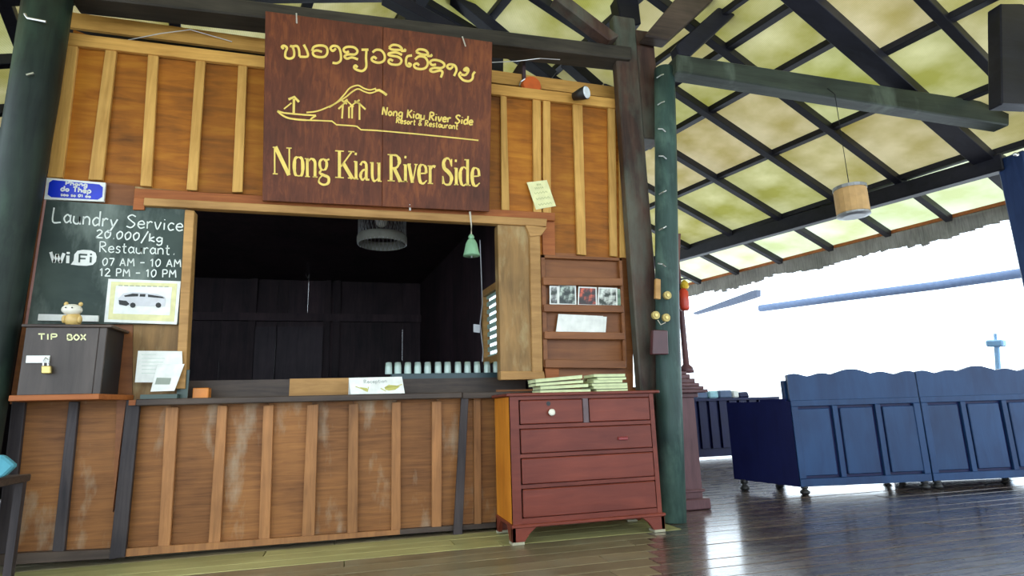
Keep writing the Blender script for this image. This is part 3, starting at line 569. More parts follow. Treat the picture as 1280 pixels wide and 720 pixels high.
sg(522, 534.5, 206, 229.5, e_())
sg(534.5, 545, 207, 230, [([(.3, 1), (.3, 0)], 4), serif(0, .97, .35), serif(.02, .02, .65), ([(.36, .75), (.6, .97), (.92, .93)], [2, 2.6, 4])])
sg(552.5, 566, 198, 231, [([(.85, .75), (.7, .95), (.42, 1), (.15, .85), (.22, .62), (.6, .48), (.88, .28), (.75, .05), (.45, 0), (.2, .06), (.08, .28)], [2, 2, 3, 4.5, 5, 5.5, 5, 4, 3, 2, 2]), ([(.88, .98), (.88, .7)], 1.8), ([(.07, .02), (.07, .32)], 1.8)])
sg(567, 573, 199, 231.5, i_()); rb([(568.5, 200.9), (571, 201.2)], 3, 0)
sg(573.5, 587.5, 199, 232, [([(.78, 1), (.78, .0)], 4), serif(.5, .98, .8), serif(.75, .02, 1.05), ([(.75, .6), (.45, .7), (.18, .58), (.12, .34), (.22, .08), (.45, 0), (.75, .12)], [2, 2, 4, 5, 4, 2.5, 2])])
sg(588.5, 600.5, 210, 232.5, e_())
obj('large_lettering', solid(bm, .003, sn), mGOLD, sgn)
for a, b in (((370.5, 17), (371, 29)), ((578, 46), (582, 58))):
    bm = B(); tube(bm, [SP(.01)(*a), SP(.03)((a[0] + b[0]) / 2, (a[1] + b[1]) / 2), SP(.008)(*b)], .006, 6); obj('hanging_cord', bm, mROPE, sgn)

# ------------------------------------------------------------------ chalkboard, plates, papers
YB = -.03
cb = empty('chalkboard', 'green-black chalkboard with laundry price and restaurant hours in chalk', 'chalkboard', Y_(140, 400, YB))
bm = B(); wq(bm, [(57, 250), (236, 262), (226, 405), (33, 405)], YB, .022)
mCB = wood('chalkboard_slate', (.030, .045, .040), (.075, .10, .085), 'x', 2, 2, .7, .02, bump=.02, scuff_or_lit=2.2, scuff_or_lit_c=(.28, .33, .29), scuff_or_lit_lo=.47)
obj('slate', bm, mCB, cb)
bm = B(); wq(bm, [(55, 250), (57.5, 250), (34, 405), (31, 405)], YB - .004, .026); obj('edge_strip', bm, plain('pinkish_edge', (.5, .25, .22), .6), cb)
bp_ = lambda x, y: Y_(x, y, YB - .002)
for tx, a_, b_, h_, w_ in (('Laundry', (66, 277), (149, 285), 17.5, 1.9), ('Service', (158, 284), (231, 289), 15.5, 1.6), ('20.000/kg', (120, 297), (205, 303), 10, 1.7), ('Restaurant', (124, 315), (214, 318.5), 13, 1.4), ('.', (216, 318), (221, 318.5), 13, 2),
                          ('07 AM - 10 AM', (128, 332), (228, 334), 9.5, 1.4), ('12 PM - 10 PM', (125, 345), (222, 347), 9.5, 1.4)):
    bm = B(); write(bm, tx, a_, b_, h_, w_, bp_); obj('chalk_writing', solid(bm, .001), mCHALK, cb)
bm = B()
def ln(p, w): ribbon(bm, T(*p), w, lambda v, k: bp_(v.x, v.y), 0)
ln([(63.5, 315), (67.5, 328)], 4); ln([(67.5, 328), (71.5, 318)], 3.6); ln([(71.5, 318), (75.5, 328.5)], 3.6); ln([(75.5, 328.5), (80, 316.5)], 4); ln([(85, 319.5), (84.6, 329)], 4); ln([(85.3, 315), (85.3, 317.5)], 4)
obj('decal_letters', solid(bm, .001), mWHITE, cb)
bm = B(); bub = [(91, 331), (88.5, 330.8), (92, 326), (93, 318), (97, 313.5), (104, 312.3), (114, 313), (119.5, 316), (121, 321), (120, 327), (116, 331), (108, 332.3), (98, 331.8)]
f = bm.faces.new([bm.verts.new(bp_(*p)) for p in bub]); obj('decal_bubble', solid(bm, .001), mWHITE, cb)
bm = B(); bp2 = lambda x, y: Y_(x, y, YB - .005)
for p, w in (([(99, 328), (99.5, 317.5)], 2.2), ([(99.5, 318), (109, 318.6)], 2.2), ([(99.5, 323), (107, 323.3)], 2), ([(113.5, 321), (113.2, 328.3)], 2.4), ([(113.8, 317), (113.8, 319)], 2.4)): ribbon(bm, T(*p), w, lambda v, k: bp2(v.x, v.y), 0)
obj('decal_letters', solid(bm, .001), mCB, cb)
bm = B(); wq(bm, [(48, 392.5), (76, 393), (123, 394.5), (122, 402), (76, 401), (47, 400.5)], YB - .02, .018); obj('chalk_ledge', bm, mWHITE, cb, label='short white ledge strip')
bp = empty('blue_plate', 'small blue enamel plate with white border and lettering above the chalkboard', 'sign', Y_(94, 250, -.045))
bm = B(); wq(bm, [(58.5, 222), (132, 228.5), (129.5, 252), (55, 249)], -.04, .02); obj('plate', bm, mWHITE, bp)
bm = B(); pts = [(66, 225), (124, 230.5), (128.5, 234), (127.5, 246), (122, 249.5), (64, 246.5), (59.5, 243), (61.5, 228)]; wq(bm, pts, -.043, .003); obj('blue_field', bm, mBLUE, bp)
bm = B(); bl = lambda x, y: Y_(x, y, -.0445)
write(bm, 'Phong', (82, 231), (110, 233.5), 5, 1.7, bl); write(bm, 'do Thep', (76, 238.5), (115, 241.5), 6, 1.8, bl); write(bm, 'sao so 01 ao', (76, 244.6), (114, 247.2), 3.2, 1.4, bl)
obj('lettering', solid(bm, .0008), mWHITE, bp)
# minivan poster
po = empty('poster', 'framed white and yellow poster with a minivan picture on the chalkboard', 'poster', Y_(178, 404, -.05))
bm = B(); wq(bm, [(135.5, 348.5), (226, 351.5), (221, 405.5), (130, 402.5)], -.042, .01); obj('sheet', bm, mWHITE, po)
bm = B(); wq(bm, [(139, 352), (221.5, 354.5), (217.5, 402), (135, 399)], -.044, .002); obj('yellow_border', bm, plain('pale_yellow', (.74, .70, .36), .6), po)
bm = B(); wq(bm, [(145, 357), (215, 359), (212, 394), (141, 392)], -.046, .002); obj('centre_field', bm, mWHITE, po)
pp_ = lambda x, y: Y_(x, y, -.048)
bm = B()
def poly(pts): bm.faces.new([bm.verts.new(pp_(*p)) for p in pts])
poly([(148, 373), (154, 367), (166, 365), (180, 366), (196, 367.5), (206, 371), (207, 378), (206, 383), (150, 382), (147.5, 379)])
obj('van_body', solid(bm, .001), plain('van_silver', (.60, .60, .62), .5), po)
bm = B(); pp_ = lambda x, y: Y_(x, y, -.0495)
poly([(155, 369.5), (166, 366.8), (173, 367.2), (172.5, 370.5), (156, 371)]); poly([(175, 367.5), (182, 367.6), (181.5, 371), (174.5, 370.8)]); poly([(185, 368), (203, 370.8), (206, 373), (185, 371.3)])
poly([(148.5, 375), (158, 376), (162, 380), (158, 382.5), (149, 380.5)])
for cx_ in (166, 198): bm.faces.new([bm.verts.new(pp_(cx_ + 3.6 * math.cos(a * .785), 381.5 + 3.4 * math.sin(a * .785))) for a in range(8)])
obj('van_windows_and_wheels', solid(bm, .0008), mINK, po)
bm = B()
for i in range(9): wq(bm, [(148 + i * 7.2, 356.0 + i * .2), (153 + i * 7.2, 356.2 + i * .2), (153 + i * 7.2, 357.6 + i * .2), (148 + i * 7.2, 357.4 + i * .2)], -.047, .0008)
obj('faint_heading', bm, plain('faint_grey', (.45, .45, .3), .7), po)

# note above the rack
nt_ = empty('paper_note', 'tilted cream paper note with faint print pinned on the wall right of the sign', 'note', Y_(680, 262, -.04))
bm = B(); wq(bm, [(658.5, 228), (683.5, 225), (695, 257.5), (670, 262)], -.036, .002); obj('sheet', bm, mCREAM, nt_)
bm = B(); nn_ = lambda x, y: Y_(x, y, -.0375)

for (ax, ay, bx_, by_) in ((671, 231, 676, 230.4), (668.5, 235.5, 679, 234.2), (668, 241.8, 684, 239.6), (670, 248.8, 687, 246.4), (673, 256, 689.5, 253.6)):
    m_ = 9; ribbon(bm, [Vector((ax + (bx_ - ax) * t / m_, ay + (by_ - ay) * t / m_ + (1.1 if t % 2 else -1.1))) for t in range(m_ + 1)], .7, lambda v, k: nn_(v.x, v.y), 0)
obj('faint_print', solid(bm, .0006), plain('faded_ink', (.42, .46, .20), .7), nt_)
# A4 sheet and leaflet by the tip box
nt2 = empty('paper_notice', 'plain white notice sheet on the wall between tip box and opening', 'notice', Y_(198, 478, -.06))
bm = B(); wq(bm, [(172.5, 438.5), (227.5, 439), (228, 454), (219, 478), (168.5, 478)], -.085, .002); obj('sheet', bm, mWHITE, nt2)
bm = B(); [wq(bm, [(177, 443 + i * 4.6), (177 + 18 + (i * 37 % 13), 443 + i * 4.6), (177 + 18 + (i * 37 % 13), 443.8 + i * 4.6), (177, 443.8 + i * 4.6)], -.0862, .0008) for i in range(6)]; obj('faint_lines', bm, plain('faint_green', (.62, .70, .62), .7), nt2)
lf = empty('leaflet', 'white leaflet with a small grey picture leaning in a dark holder', 'leaflet', Y_(208, 490, -.11))
bm = B(); q = [V(0, 0, 0)] * 4; q = [Y_(197, 455, -.088), Y_(230.5, 455, -.088), Y_(218, 488.5, -.115), Y_(188, 489.5, -.115)]; hexa(bm, q, [c + V(0, .003, 0) for c in q]); obj('sheet', bm, mWHITE, lf)
bm = B(); q = [Y_(196, 472, -.106), Y_(214, 472.5, -.106), Y_(212, 480.5, -.111), Y_(193.5, 480.5, -.111)]; hexa(bm, q, [c + V(0, .002, 0) for c in q]); obj('picture', bm, plain('grey_picture', (.30, .34, .28), .6), lf)
bm = B(); zc2 = zc; x0, x1 = Y_(176, 490, -.1).x, Y_(222, 490, -.1).x; box(bm, x0, x1, -.105, -.01, zc2, zc2 + .03); box(bm, x1 - .02, x1 + .05, -.04, -.03, zc2, zc2 + .2); obj('holder', bm, plain('dark_green_plastic', (.02, .05, .035), .3), lf)
# small amber box, reception card
bm = B(); x0, x1 = Y_(241, 485, .02).x, Y_(261, 485, .02).x; box(bm, x0, x1, .02, .11, zc, zc + .075); obj('wooden_block', bm, plain('amber', (.70, .22, .01), .35), None, label='small amber-orange wooden box on the counter left of the card', cat='box', bev=.004)
rc = empty('reception_card', 'white tent card with gold leaf motifs on the counter', 'card', Y_(472, 490, -.06))
yc = -.06; bm = B(); q = [Y_(436, 469.5, yc + .04), Y_(502.5, 468, yc + .04), Y_(506, 488.7, yc), Y_(438.5, 490, yc)]
dzz = zc - min(q[3].z, q[2].z) + .003; q = [c + V(0, 0, dzz) for c in q]
hexa(bm, q, [c + V(0, .003, 0) for c in q]); hexa(bm, [q[0], q[1], q[1] + V(.0, .05, -.14), q[0] + V(0, .05, -.14)], [c + V(0, .003, 0) for c in [q[0], q[1], q[1] + V(.0, .05, -.14), q[0] + V(0, .05, -.14)]]); obj('card', bm, mWHITE, rc)
e1_, e2_ = q[1] - q[0], q[3] - q[0]; cn = e1_.cross(e2_).normalized(); cn = cn if cn.y < 0 else -cn
cp = lambda x, y: q[0] + e1_ * ((x - 436) / 67.5) + e2_ * ((y - 469) / 20.5) + cn * .001
bm = B(); write(bm, 'Reception', (454, 476.5), (484, 476), 4.2, .8, cp); obj('card_lettering', solid(bm, .0006, cn), plain('grey_ink', (.45, .48, .45), .7), rc)
bm = B()
for s in ([(443, 480), (450, 483), (457, 487), (459, 481)], [(474, 483), (480, 487)], [(480, 482), (495, 481), (502, 479)]):
    bm = B(); ribbon(bm, T(*s), 1.0, lambda v, k: cp(v.x, v.y), 0); obj('leaf_stem', solid(bm, .0006, cn), plain('gold_print', (.55, .52, .14), .6), rc)
bm = B(); bm.faces.new([bm.verts.new(cp(*p)) for p in ((479, 482), (485, 479), (493, 480), (499, 481.5), (492, 485.5), (484, 486.3), (479.5, 485))]); obj('leaf_motif', solid(bm, .0006, cn), plain('gold_print', (.55, .52, .14), .6), rc); bm = B(); bm.faces.new([bm.verts.new(cp(*p)) for p in ((448, 481), (457, 482.5), (458, 486), (453, 485.5))])
obj('leaf_motif', solid(bm, .0006, cn), plain('gold_print', (.55, .52, .14), .6), rc)

# ------------------------------------------------------------------ tip box
tb = empty('tip_box', 'dark wooden tip box with padlock standing on the shelf under the chalkboard', 'box', (-1.8, -.3, zl))
fq = [Y_(32, 409, -.30), Y_(129, 409.5, -.30), Y_(131, 491, -.30), Y_(22.5, 491.5, -.30)]
x0, x1 = (fq[0].x + fq[3].x) / 2, (fq[1].x + fq[2].x) / 2; zt = fq[0].z
bm = B(); box(bm, x0, x1, -.285, -.002, zl, zt); obj('body', bm, mBLACK, tb)
bm = B(); box(bm, x0, x1 - .045, -.305, -.285, zl, zt); obj('door', bm, mBOXW, tb, bev=.003)
bm = B(); box(bm, x1 - .043, x1, -.305, -.285, zl, zt); obj('stile', bm, mBOXW, tb, bev=.003)
bm = B(); box(bm, x0 - .02, x1 + .03, -.32, -.0, zt, zt + .018); obj('lid', bm, mDARKX, tb, bev=.003)
bm = B(); write(bm, 'TIP', (48, 424.5), (74, 424.5), 7, 1.7, lambda x, y: Y_(x, y, -.307)); write(bm, 'BOX', (84, 425), (109, 425), 7, 1.7, lambda x, y: Y_(x, y, -.307)); obj('lettering', solid(bm, .001), mCREAM, tb)
bm = B(); wq(bm, [(33, 444.5), (62, 444.5), (61, 453.5), (32, 453.5)], -.315, .01); obj('hasp', bm, mWHITE, tb)
bm = B(); tube(bm, [Y_(54, 458, -.325), Y_(54, 450, -.33), Y_(57, 447, -.33), Y_(60, 450, -.33), Y_(60, 458, -.325)], .005, 6); k_ = obj('padlock_shackle', bm, mMETAL, tb)
bm = B(); wq(bm, [(51, 457), (63, 457), (63, 467), (51, 467)], -.345, .03); obj('padlock', bm, mBRASS, tb, bev=.005)
fg = empty('figurine', 'small round yellow and white ceramic animal figurine on top of the tip box', 'figurine', (-1.75, -.2, zt + .018))
c = Y_(92, 396, -.22); c.z = zt + .018 + .045
bm = B(); ball(bm, c, .05, 1, .9, 1, 16, 10); obj('body', bm, mCERY, fg, smooth=True)
bm = B(); ball(bm, c + V(-.01, -.01, .065), .052, 1.15, .9, .75, 16, 10); obj('head', bm, mCERW, fg, smooth=True)
for s in (-1, 1):
    bm = B(); ball(bm, c + V(-.01 + s * .042, 0, .105), .014, 1, .6, 1.1, 8, 6); obj('ear', bm, mCERY, fg, smooth=True)
    bm = B(); ball(bm, c + V(-.01 + s * .018, -.058, .072), .005, 1, .6, 1, 6, 5); obj('eye', bm, mBLACK, fg, smooth=True)
    bm = B(); ball(bm, c + V(s * .045, -.02, 0), .02, .7, .9, 1.4, 8, 6); obj('paw', bm, mCERY, fg, smooth=True)

# ------------------------------------------------------------------ glasses on tray inside
zt0 = zi1 + .0
yt = .34
ztray0 = Y_(560, 475, yt).z; ztray1 = Y_(560, 466.5, yt).z
bm = B(); xa, xb = Y_(489, 470, yt).x, Y_(632, 470, yt).x; box(bm, xa, min(xb, 1.30), yt - .03, yt + .12, ztray0 - .04, ztray1); obj('serving_rack', bm, plain('dark_teal_rack', (.02, .05, .06), .4), None, label='long dark teal rack holding the row of glasses inside the opening', cat='rack', bev=.004)
bm = B(); box(bm, xa - .5, 1.34, yt - .06, yt + .5, ztray0 - .09, ztray0 - .04); obj('inner_shelf', bm, mDARKX, None, label='dark shelf board inside the opening under the glass rack', cat='shelf')
gm, ntg, bg_ = nodes('green_tinted_glass'); bg_.inputs['Base Color'].default_value = (.75, .92, .86, 1); bg_.inputs['Roughness'].default_value = .12; bg_.inputs['Transmission Weight'].default_value = .45; bg_.inputs['IOR'].default_value = 1.45
gx = [486, 497.5, 510, 522.5, 535, 548, 560, 573, 585, 597, 609.5, 621]
words = 'leftmost|second|third|fourth|fifth|sixth|seventh|eighth|ninth|tenth|eleventh|rightmost'.split('|')
gh = Y_(560, 452.5, yt).z - ztray1
g0 = None
for i, x in enumerate(gx):
    loc = V(Y_(x, 460, yt).x, yt + .02, ztray1)
    lab = words[i] + ' upturned drinking glass on the dark rack inside the opening'
    if g0 is None:
        g0 = empty('drinking_glass', lab, 'glass', loc, 'upturned glasses in the opening')
        bm = B(); lathe(bm, loc, [(.030, 0), (.029, gh * .5), (.026, gh), (.023, gh - .012), (.026, gh * .5), (.027, 0)], 14, False); gb = obj('bowl', bm, gm, g0, smooth=True)
        bm = B(); lathe(bm, loc, [(.022, gh - .011), (.025, gh), (.022, gh + .002)], 14); gc = obj('base', bm, plain('pale_glass_base', (.5, .62, .58), .15), g0)
    else:
        r = g0.copy(); COL.objects.link(r); r.location = loc; r['label'] = lab
        for ch in (gb, gc): k_ = ch.copy(); COL.objects.link(k_); k_.parent = r

# ------------------------------------------------------------------ wicker shade and bell
wl = empty('pendant_lamp', 'dark mesh drum lampshade with white bulb hanging inside the opening', 'lamp', Y_(478, 305, .8))
cx0, cx1 = Y_(447, 290, .8), Y_(508, 290, .8); rr = (cx1.x - cx0.x) / 2; cc = (cx0 + cx1) / 2; zb = Y_(478, 306, .8).z; ztp = zb + .36
bm = B(); n = 36
for k in range(n):
    a = 2 * math.pi * k / n; d = V(math.cos(a), math.sin(a), 0) * rr; a2 = a + .35; d2 = V(math.cos(a2), math.sin(a2), 0) * rr; a3 = a - .35; d3 = V(math.cos(a3), math.sin(a3), 0) * rr
    b_ = V(cc.x, .8, zb); t_ = V(cc.x, .8, ztp); bar(bm, b_ + d, t_ + d2, .004, .004); bar(bm, b_ + d, t_ + d3, .004, .004)
obj('wire_mesh', bm, mGREYM, wl)
mSH = plain('woven_band', (.20, .20, .17), .7)
bm = B(); lathe(bm, (cc.x, .8, zb), [(rr * .97, 0), (rr * 1.03, .02), (rr * 1.03, .07), (rr, .09)], 32, False); obj('woven_band', bm, mSH, wl)
bm = B(); lathe(bm, (cc.x, .8, ztp), [(rr, 0), (rr, .02)], 32, False); obj('top_ring', bm, mGREYM, wl)
bm = B(); ball(bm, V(cc.x - .01, .8, Y_(478, 276, .8).z), .06, 1, 1, 1.1, 14, 10); obj('bulb', bm, mWHITE, wl, smooth=True)
bm = B(); tube(bm, [V(cc.x - .01, .8, Y_(478, 276, .8).z + .04), V(cc.x - .01, .8, 3.02)], .006, 6); obj('cord', bm, mBLACK, wl)
be = empty('hand_bell', 'green patinated bell hanging on a cord from the lintel', 'bell', Y_(590, 321, -.13))
yb = -.13; p = Y_(589.5, 320, yb); s = (Y_(600, 320, yb).x - Y_(579.5, 320, yb).x) / 2; hh = Y_(589.5, 299, yb).z - p.z
bm = B(); lathe(bm, (p.x, yb, p.z), [(s, 0), (s * 1.0, .01), (s * .86, hh * .3), (s * .70, hh * .7), (s * .45, hh * .95), (s * .2, hh * 1.02)], 20); obj('bell_body', bm, mBELL, be, smooth=True)
bm = B(); lathe(bm, (p.x, yb, p.z + hh), [(s * .3, 0), (s * .38, .02), (s * .2, .04)], 12); obj('crown', bm, mBELL, be, smooth=True)
bm = B(); tube(bm, [V(p.x, yb, p.z - .015), V(p.x, yb, p.z + .03)], .008, 6); obj('clapper', bm, mGREYM, be)
t_ = Y_(588.5, 263, yb); bm = B(); tube(bm, [V(p.x, yb, p.z + hh + .03), V(p.x + .002, yb, p.z + hh + .12), V(t_.x, -.09, t_.z)], [.009, .006, .009], 8); obj('cord', bm, mROPE, be)
bm = B(); p = Y_(510, 259, -.09); tube(bm, [p + V(-.02, .0, .0), p + V(-.005, -.02, .03), p + V(.012, -.02, .015), p + V(.015, -.01, -.03)], .009, 8); obj('lintel_hook', bm, mWHITE, None, label='small white hook on the lintel left of the bell', cat='hook', smooth=True)
bm = B(); pts = [Y_(600, 300, .3), Y_(603, 380, .35), Y_(600, 405, .35), Y_(604, 440, .35), Y_(603, 452, .35)]; tube(bm, pts, .005, 6); obj('hanging_cable', bm, mGREYM, None, label='thin dark cable hanging inside the right end of the opening', cat='cable')
bm = B(); wq(bm, [(592, 405), (600, 406), (600, 416), (592, 415)], .33, .02); obj('wall_socket', bm, mGREYM, None, label='small grey socket beside the hanging cable', cat='socket')
# spotlight and orange disc at wall top, wire
sl = empty('spotlight', 'small black spotlight with bright lens clamped on the top rail', 'lamp', Y_(722, 122, -.1))
a, b = Y_(717, 121, -.09), Y_(733, 115.5, -.20)
bm = B(); tube(bm, [a, a.lerp(b, .5), b], [.035, .052, .062], 14); obj('housing', bm, mBLACK, sl, smooth=True)
d = (b - a).normalized(); bm = B(); tube(bm, [b, b + d * .012], [.057, .05], 14); obj('lens', bm, plain('lens_white', (.85, .9, .95), .1), sl)
bm = B(); bar(bm, Y_(719, 123, -.045), a, .02, .02); obj('clamp', bm, mBLACK, sl)
bm = B(); c = Y_(664, 108, .06); tube(bm, [c + V(0, -.03, 0), c + V(0, 0, 0), c + V(0, .03, 0)], [.085, .10, .085], 20); dd = obj('round_lid', bm, mORANGE, None, label='orange-red round lid tucked behind the top rail', cat='lid', bev=0)
bm = B(); tube(bm, [Y_(649, 107, .03), Y_(651, 102, .03), Y_(656, 98.5, .03)], .007, 6); k_ = obj('rim_wire', bm, mMETAL, dd)
bm = B(); tube(bm, [Y_(614, 78, -.3), Y_(645, 76.5, -.3), Y_(675, 73, -.25), Y_(700, 74.5, -.24)], .0035, 5); obj('wire', bm, mMETAL, None, label='thin pale wire running from the sign edge to the tie beam', cat='wire')
bm = B(); tube(bm, [Y_(160, 50, .1), Y_(200, 42, .1), Y_(238, 37, .12), Y_(290, 52, .14)], .004, 5); obj('wire', bm, mMETAL, None, label='thin pale wire along the top of the wall left of the sign', cat='wire')

# ------------------------------------------------------------------ brochure rack
rk = empty('brochure_rack', 'red-brown wooden wall rack with four pockets above the dresser', 'rack', Y_(730, 460, -.05))
bm = B(); wq(bm, [(676, 318), (777.5, 322.5), (783.5, 459.5), (679.5, 459.5)], -.02, .018); obj('back_board', bm, mRACK, rk)
bm = B(); wq(bm, [(676, 318), (777.5, 322.5), (778, 326), (676, 322)], -.06, .04); obj('frame_rail', bm, mRACK, rk, bev=.002)
bm = B(); wq(bm, [(676, 318), (681, 318), (685, 459.5), (679.5, 459.5)], -.06, .04); obj('frame_side', bm, mRACK, rk, bev=.002)
bm = B(); wq(bm, [(774, 322.5), (777.5, 322.5), (783.5, 459.5), (780, 459.5)], -.06, .04); obj('frame_side', bm, mRACK, rk, bev=.002)
for k, (ya, yb_) in enumerate(((346.5, 356), (380.5, 389.5), (414.5, 423.5), (449.5, 459.5))):
    s = (ya - 346) / 113 * 5; bm = B(); wq(bm, [(679 + s * .6, ya - .3), (778 + s, ya + 1.2), (778.5 + s, yb_ + 1), (679.3 + s * .6, yb_)], -.085, .02); obj('pocket_rail', bm, mRACK, rk, bev=.003)
mPH = []
def photo_mat(name, a, b, c):
    m, nt, bs = nodes(name); N = nt.nodes; L = nt.links; tc = N.new('ShaderNodeTexCoord'); n = N.new('ShaderNodeTexNoise'); n.inputs['Scale'].default_value = 16; n.inputs['Detail'].default_value = 3; L.new(tc.outputs['Object'], n.inputs['Vector'])
    r = N.new('ShaderNodeValToRGB'); e = r.color_ramp.elements; e[0].position = .42; e[0].color = a + (1,); e[1].position = .62; e[1].color = b + (1,); k = e.new(.5); k.color = c + (1,); L.new(n.outputs['Fac'], r.inputs[0]); L.new(r.outputs[0], bs.inputs['Base Color']); return m
ph = [((687, 357), (698, 357.5), (698, 381), (687, 380.5), 'postcard with dark and white pattern, leftmost in the rack', (.05, .06, .05), (.7, .75, .68), (.2, .2, .2)),
      ((698, 355.5), (720, 356.5), (720.5, 381.5), (697.5, 381), 'black-and-white postcard with a pale streak, second from left in the rack', (.03, .04, .04), (.5, .58, .5), (.10, .12, .11)),
      ((723, 358), (746, 359), (746.5, 382.5), (722, 382), 'dark postcard with a red figure, third from left in the rack', (.04, .03, .03), (.65, .12, .06), (.10, .04, .04)),
      ((748, 359), (771.5, 360), (772, 383.5), (747, 383), 'pale postcard with dark blotches, largest at the right of the rack', (.04, .05, .04), (.75, .8, .72), (.4, .42, .38)),
      ((771.5, 361), (776, 361.2), (776.5, 383), (771, 383), 'narrow greenish card edge at the far right of the rack', (.10, .16, .11), (.3, .4, .28), (.2, .3, .2))]
for k, (a, b, c, d, lab, m1, m2, m3) in enumerate(ph):
    yy = -.05 - .004 * (k % 2); t = empty('postcard', lab, 'postcard', Y_((a[0] + b[0]) / 2, 383, yy), 'postcards in the rack')
    bm = B(); wq(bm, [a, b, c, d], yy, .002); obj('card', bm, mWHITE, t)
    i = 1.7 if k < 4 else .3; bm = B(); wq(bm, [(a[0] + i, a[1] + i), (b[0] - i, b[1] + i), (c[0] - i, c[1] - i), (d[0] + i, d[1] - i)], yy - .002, .002); obj('picture', bm, photo_mat('photo_print', m1, m2, m3), t)
bm = B(); wq(bm, [(698, 393.5), (758.5, 396), (757, 416), (697, 414.5)], -.050, .002); obj('flyer', bm, mWHITE, None, label='white flyer mostly hidden behind the front flyer in the rack', cat='flyer')
bm = B(); wq(bm, [(698, 392.5), (754, 395), (753, 416.5), (695, 414.5)], -.056, .002); obj('flyer', bm, mWHITE, None, label='blank white flyer in front in the third rack pocket', cat='flyer')

# ------------------------------------------------------------------ dresser
DX0, DX1, DY0, DY1, DZ = 1.085, 2.215, -.60, -.14, 1.012
dr = empty('dresser', 'red-brown chest of drawers with orange side standing against the wall under the rack', 'dresser', ((DX0 + DX1) / 2, DY0, 0))
bm = B(); box(bm, DX0, DX0 + .02, DY0 + .004, DY1, .12, DZ - .025); obj('side_panel', bm, mDRESS, dr, label='orange side panel')
bm = B(); box(bm, DX1 - .02, DX1, DY0 + .004, DY1, .12, DZ - .025); obj('side_panel', bm, mDRES, dr)
bm = B(); box(bm, DX0 + .02, DX1 - .02, DY1 - .02, DY1, .12, DZ - .025); obj('back', bm, mDRES, dr)
bm = B(); box(bm, DX0 - .025, DX1 + .045, DY0 - .025, DY1, DZ - .022, DZ); obj('top', bm, mDRES, dr, bev=.005)
bm = B(); box(bm, DX0, DX0 + .065, DY0, DY0 + .025, .12, DZ - .022); obj('front_stile', bm, mDRES, dr); bm = B(); box(bm, DX1 - .035, DX1, DY0, DY0 + .025, .12, DZ - .022); obj('front_stile', bm, mDRES, dr)
rows = [(.79, .965), (.59, .765), (.385, .565), (.165, .36)]
for a, b in [(.965, .99), (.765, .79), (.565, .59), (.36, .385), (.12, .165)]:
    bm = B(); box(bm, DX0 + .06, DX1 - .03, DY0 + .004, DY0 + .03, a, b); obj('front_rail', bm, mDRES, dr)
xm = Y_(732, 510, DY0).x
bm = B(); box(bm, xm - .022, xm + .022, DY0 - .004, DY0 + .03, .79, .965); obj('drawer_divider', bm, plain('grey_worn_wood', (.12, .075, .08), .5), dr, label='worn grey divider', bev=.003)
def drawer(x0, x1, a, b):
    bm = B(); box(bm, x0 + .004, x1 - .004, DY0 - .012, DY0 + .02, a + .004, b - .004); d = obj('drawer', bm, mDRES, dr, bev=.006)
    return d
d1 = drawer(DX0 + .07, xm - .024, *rows[0]); drawer(xm + .024, DX1 - .04, *rows[0])
ds = [drawer(DX0 + .07, DX1 - .04, *r) for r in rows[1:]]
p = Y_(689, 515.5, DY0 - .02); bm = B(); tube(bm, [p + V(0, .012, 0), p + V(0, -.004, 0), p + V(0, -.016, 0), p + V(0, -.022, 0)], [.010, .012, .026, .016], 16); obj('knob', bm, mCERW, d1, label='white knob', smooth=True)
p = Y_(685.5, 504.5, DY0 - .013); bm = B(); tube(bm, [p + V(0, .004, 0), p + V(0, -.002, 0)], .016, 12); obj('keyhole', bm, mBLACK, d1)
p = Y_(778, 548, DY0 - .015); bm = B(); box(bm, p.x - .035, p.x + .04, p.y - .014, p.y + .004, p.z - .012, p.z + .012); obj('latch', bm, plain('dark_red', (.22, .012, .01), .35), ds[0], bev=.004)
# bracket feet
def foot(xc, sx, y0, y1, front=True):
    bm = B(); w = .15
    pts = [(0, .125), (w * 1.3, .125), (w * 1.1, .10), (w * .85, .07), (w * .62, .025), (w * .60, .018), (0, .018)]
    a = [V(xc + sx * q_[0], y0, q_[1]) for q_ in pts]; hexa(bm, a, [v + V(0, y1 - y0, 0) for v in a]); f_ = obj('foot', bm, mDRES, dr, bev=.002)
    bm = B(); box(bm, min(xc, xc + sx * .085), max(xc, xc + sx * .085), y0, y0 + .09 if y0 < -.3 else y1, 0, .018); obj('foot_pad', bm, plain('worn_pad', (.35, .32, .22), .8), f_)
foot(DX0 - .01, 1, DY0 - .01, DY0 + .02); foot(DX1 + .01, -1, DY0 - .01, DY0 + .02)
foot(DX0 - .01, 1, DY1 - .03, DY1); foot(DX1 + .01, -1, DY1 - .03, DY1)
for xc, s in ((DX0 - .01, 1), (DX1 + .01, -1)):
    for ya, sy in ((DY0 - .01, 1), (DY1, -1)):
        bm = B(); pts = [(0, .125), (.17, .125), (.12, .09), (.085, .02), (0, .02)]; a = [V(xc, ya + sy * q_[0], q_[1]) for q_ in pts]; hexa(bm, a, [v + V(s * .025, 0, 0) for v in a]); obj('foot_bracket', bm, mDRES, dr)
bm = B(); box(bm, DX0 - .012, DX1 + .02, DY0 - .018, DY1, .108, .13); obj('base_moulding', bm, mDRES, dr, bev=.004)

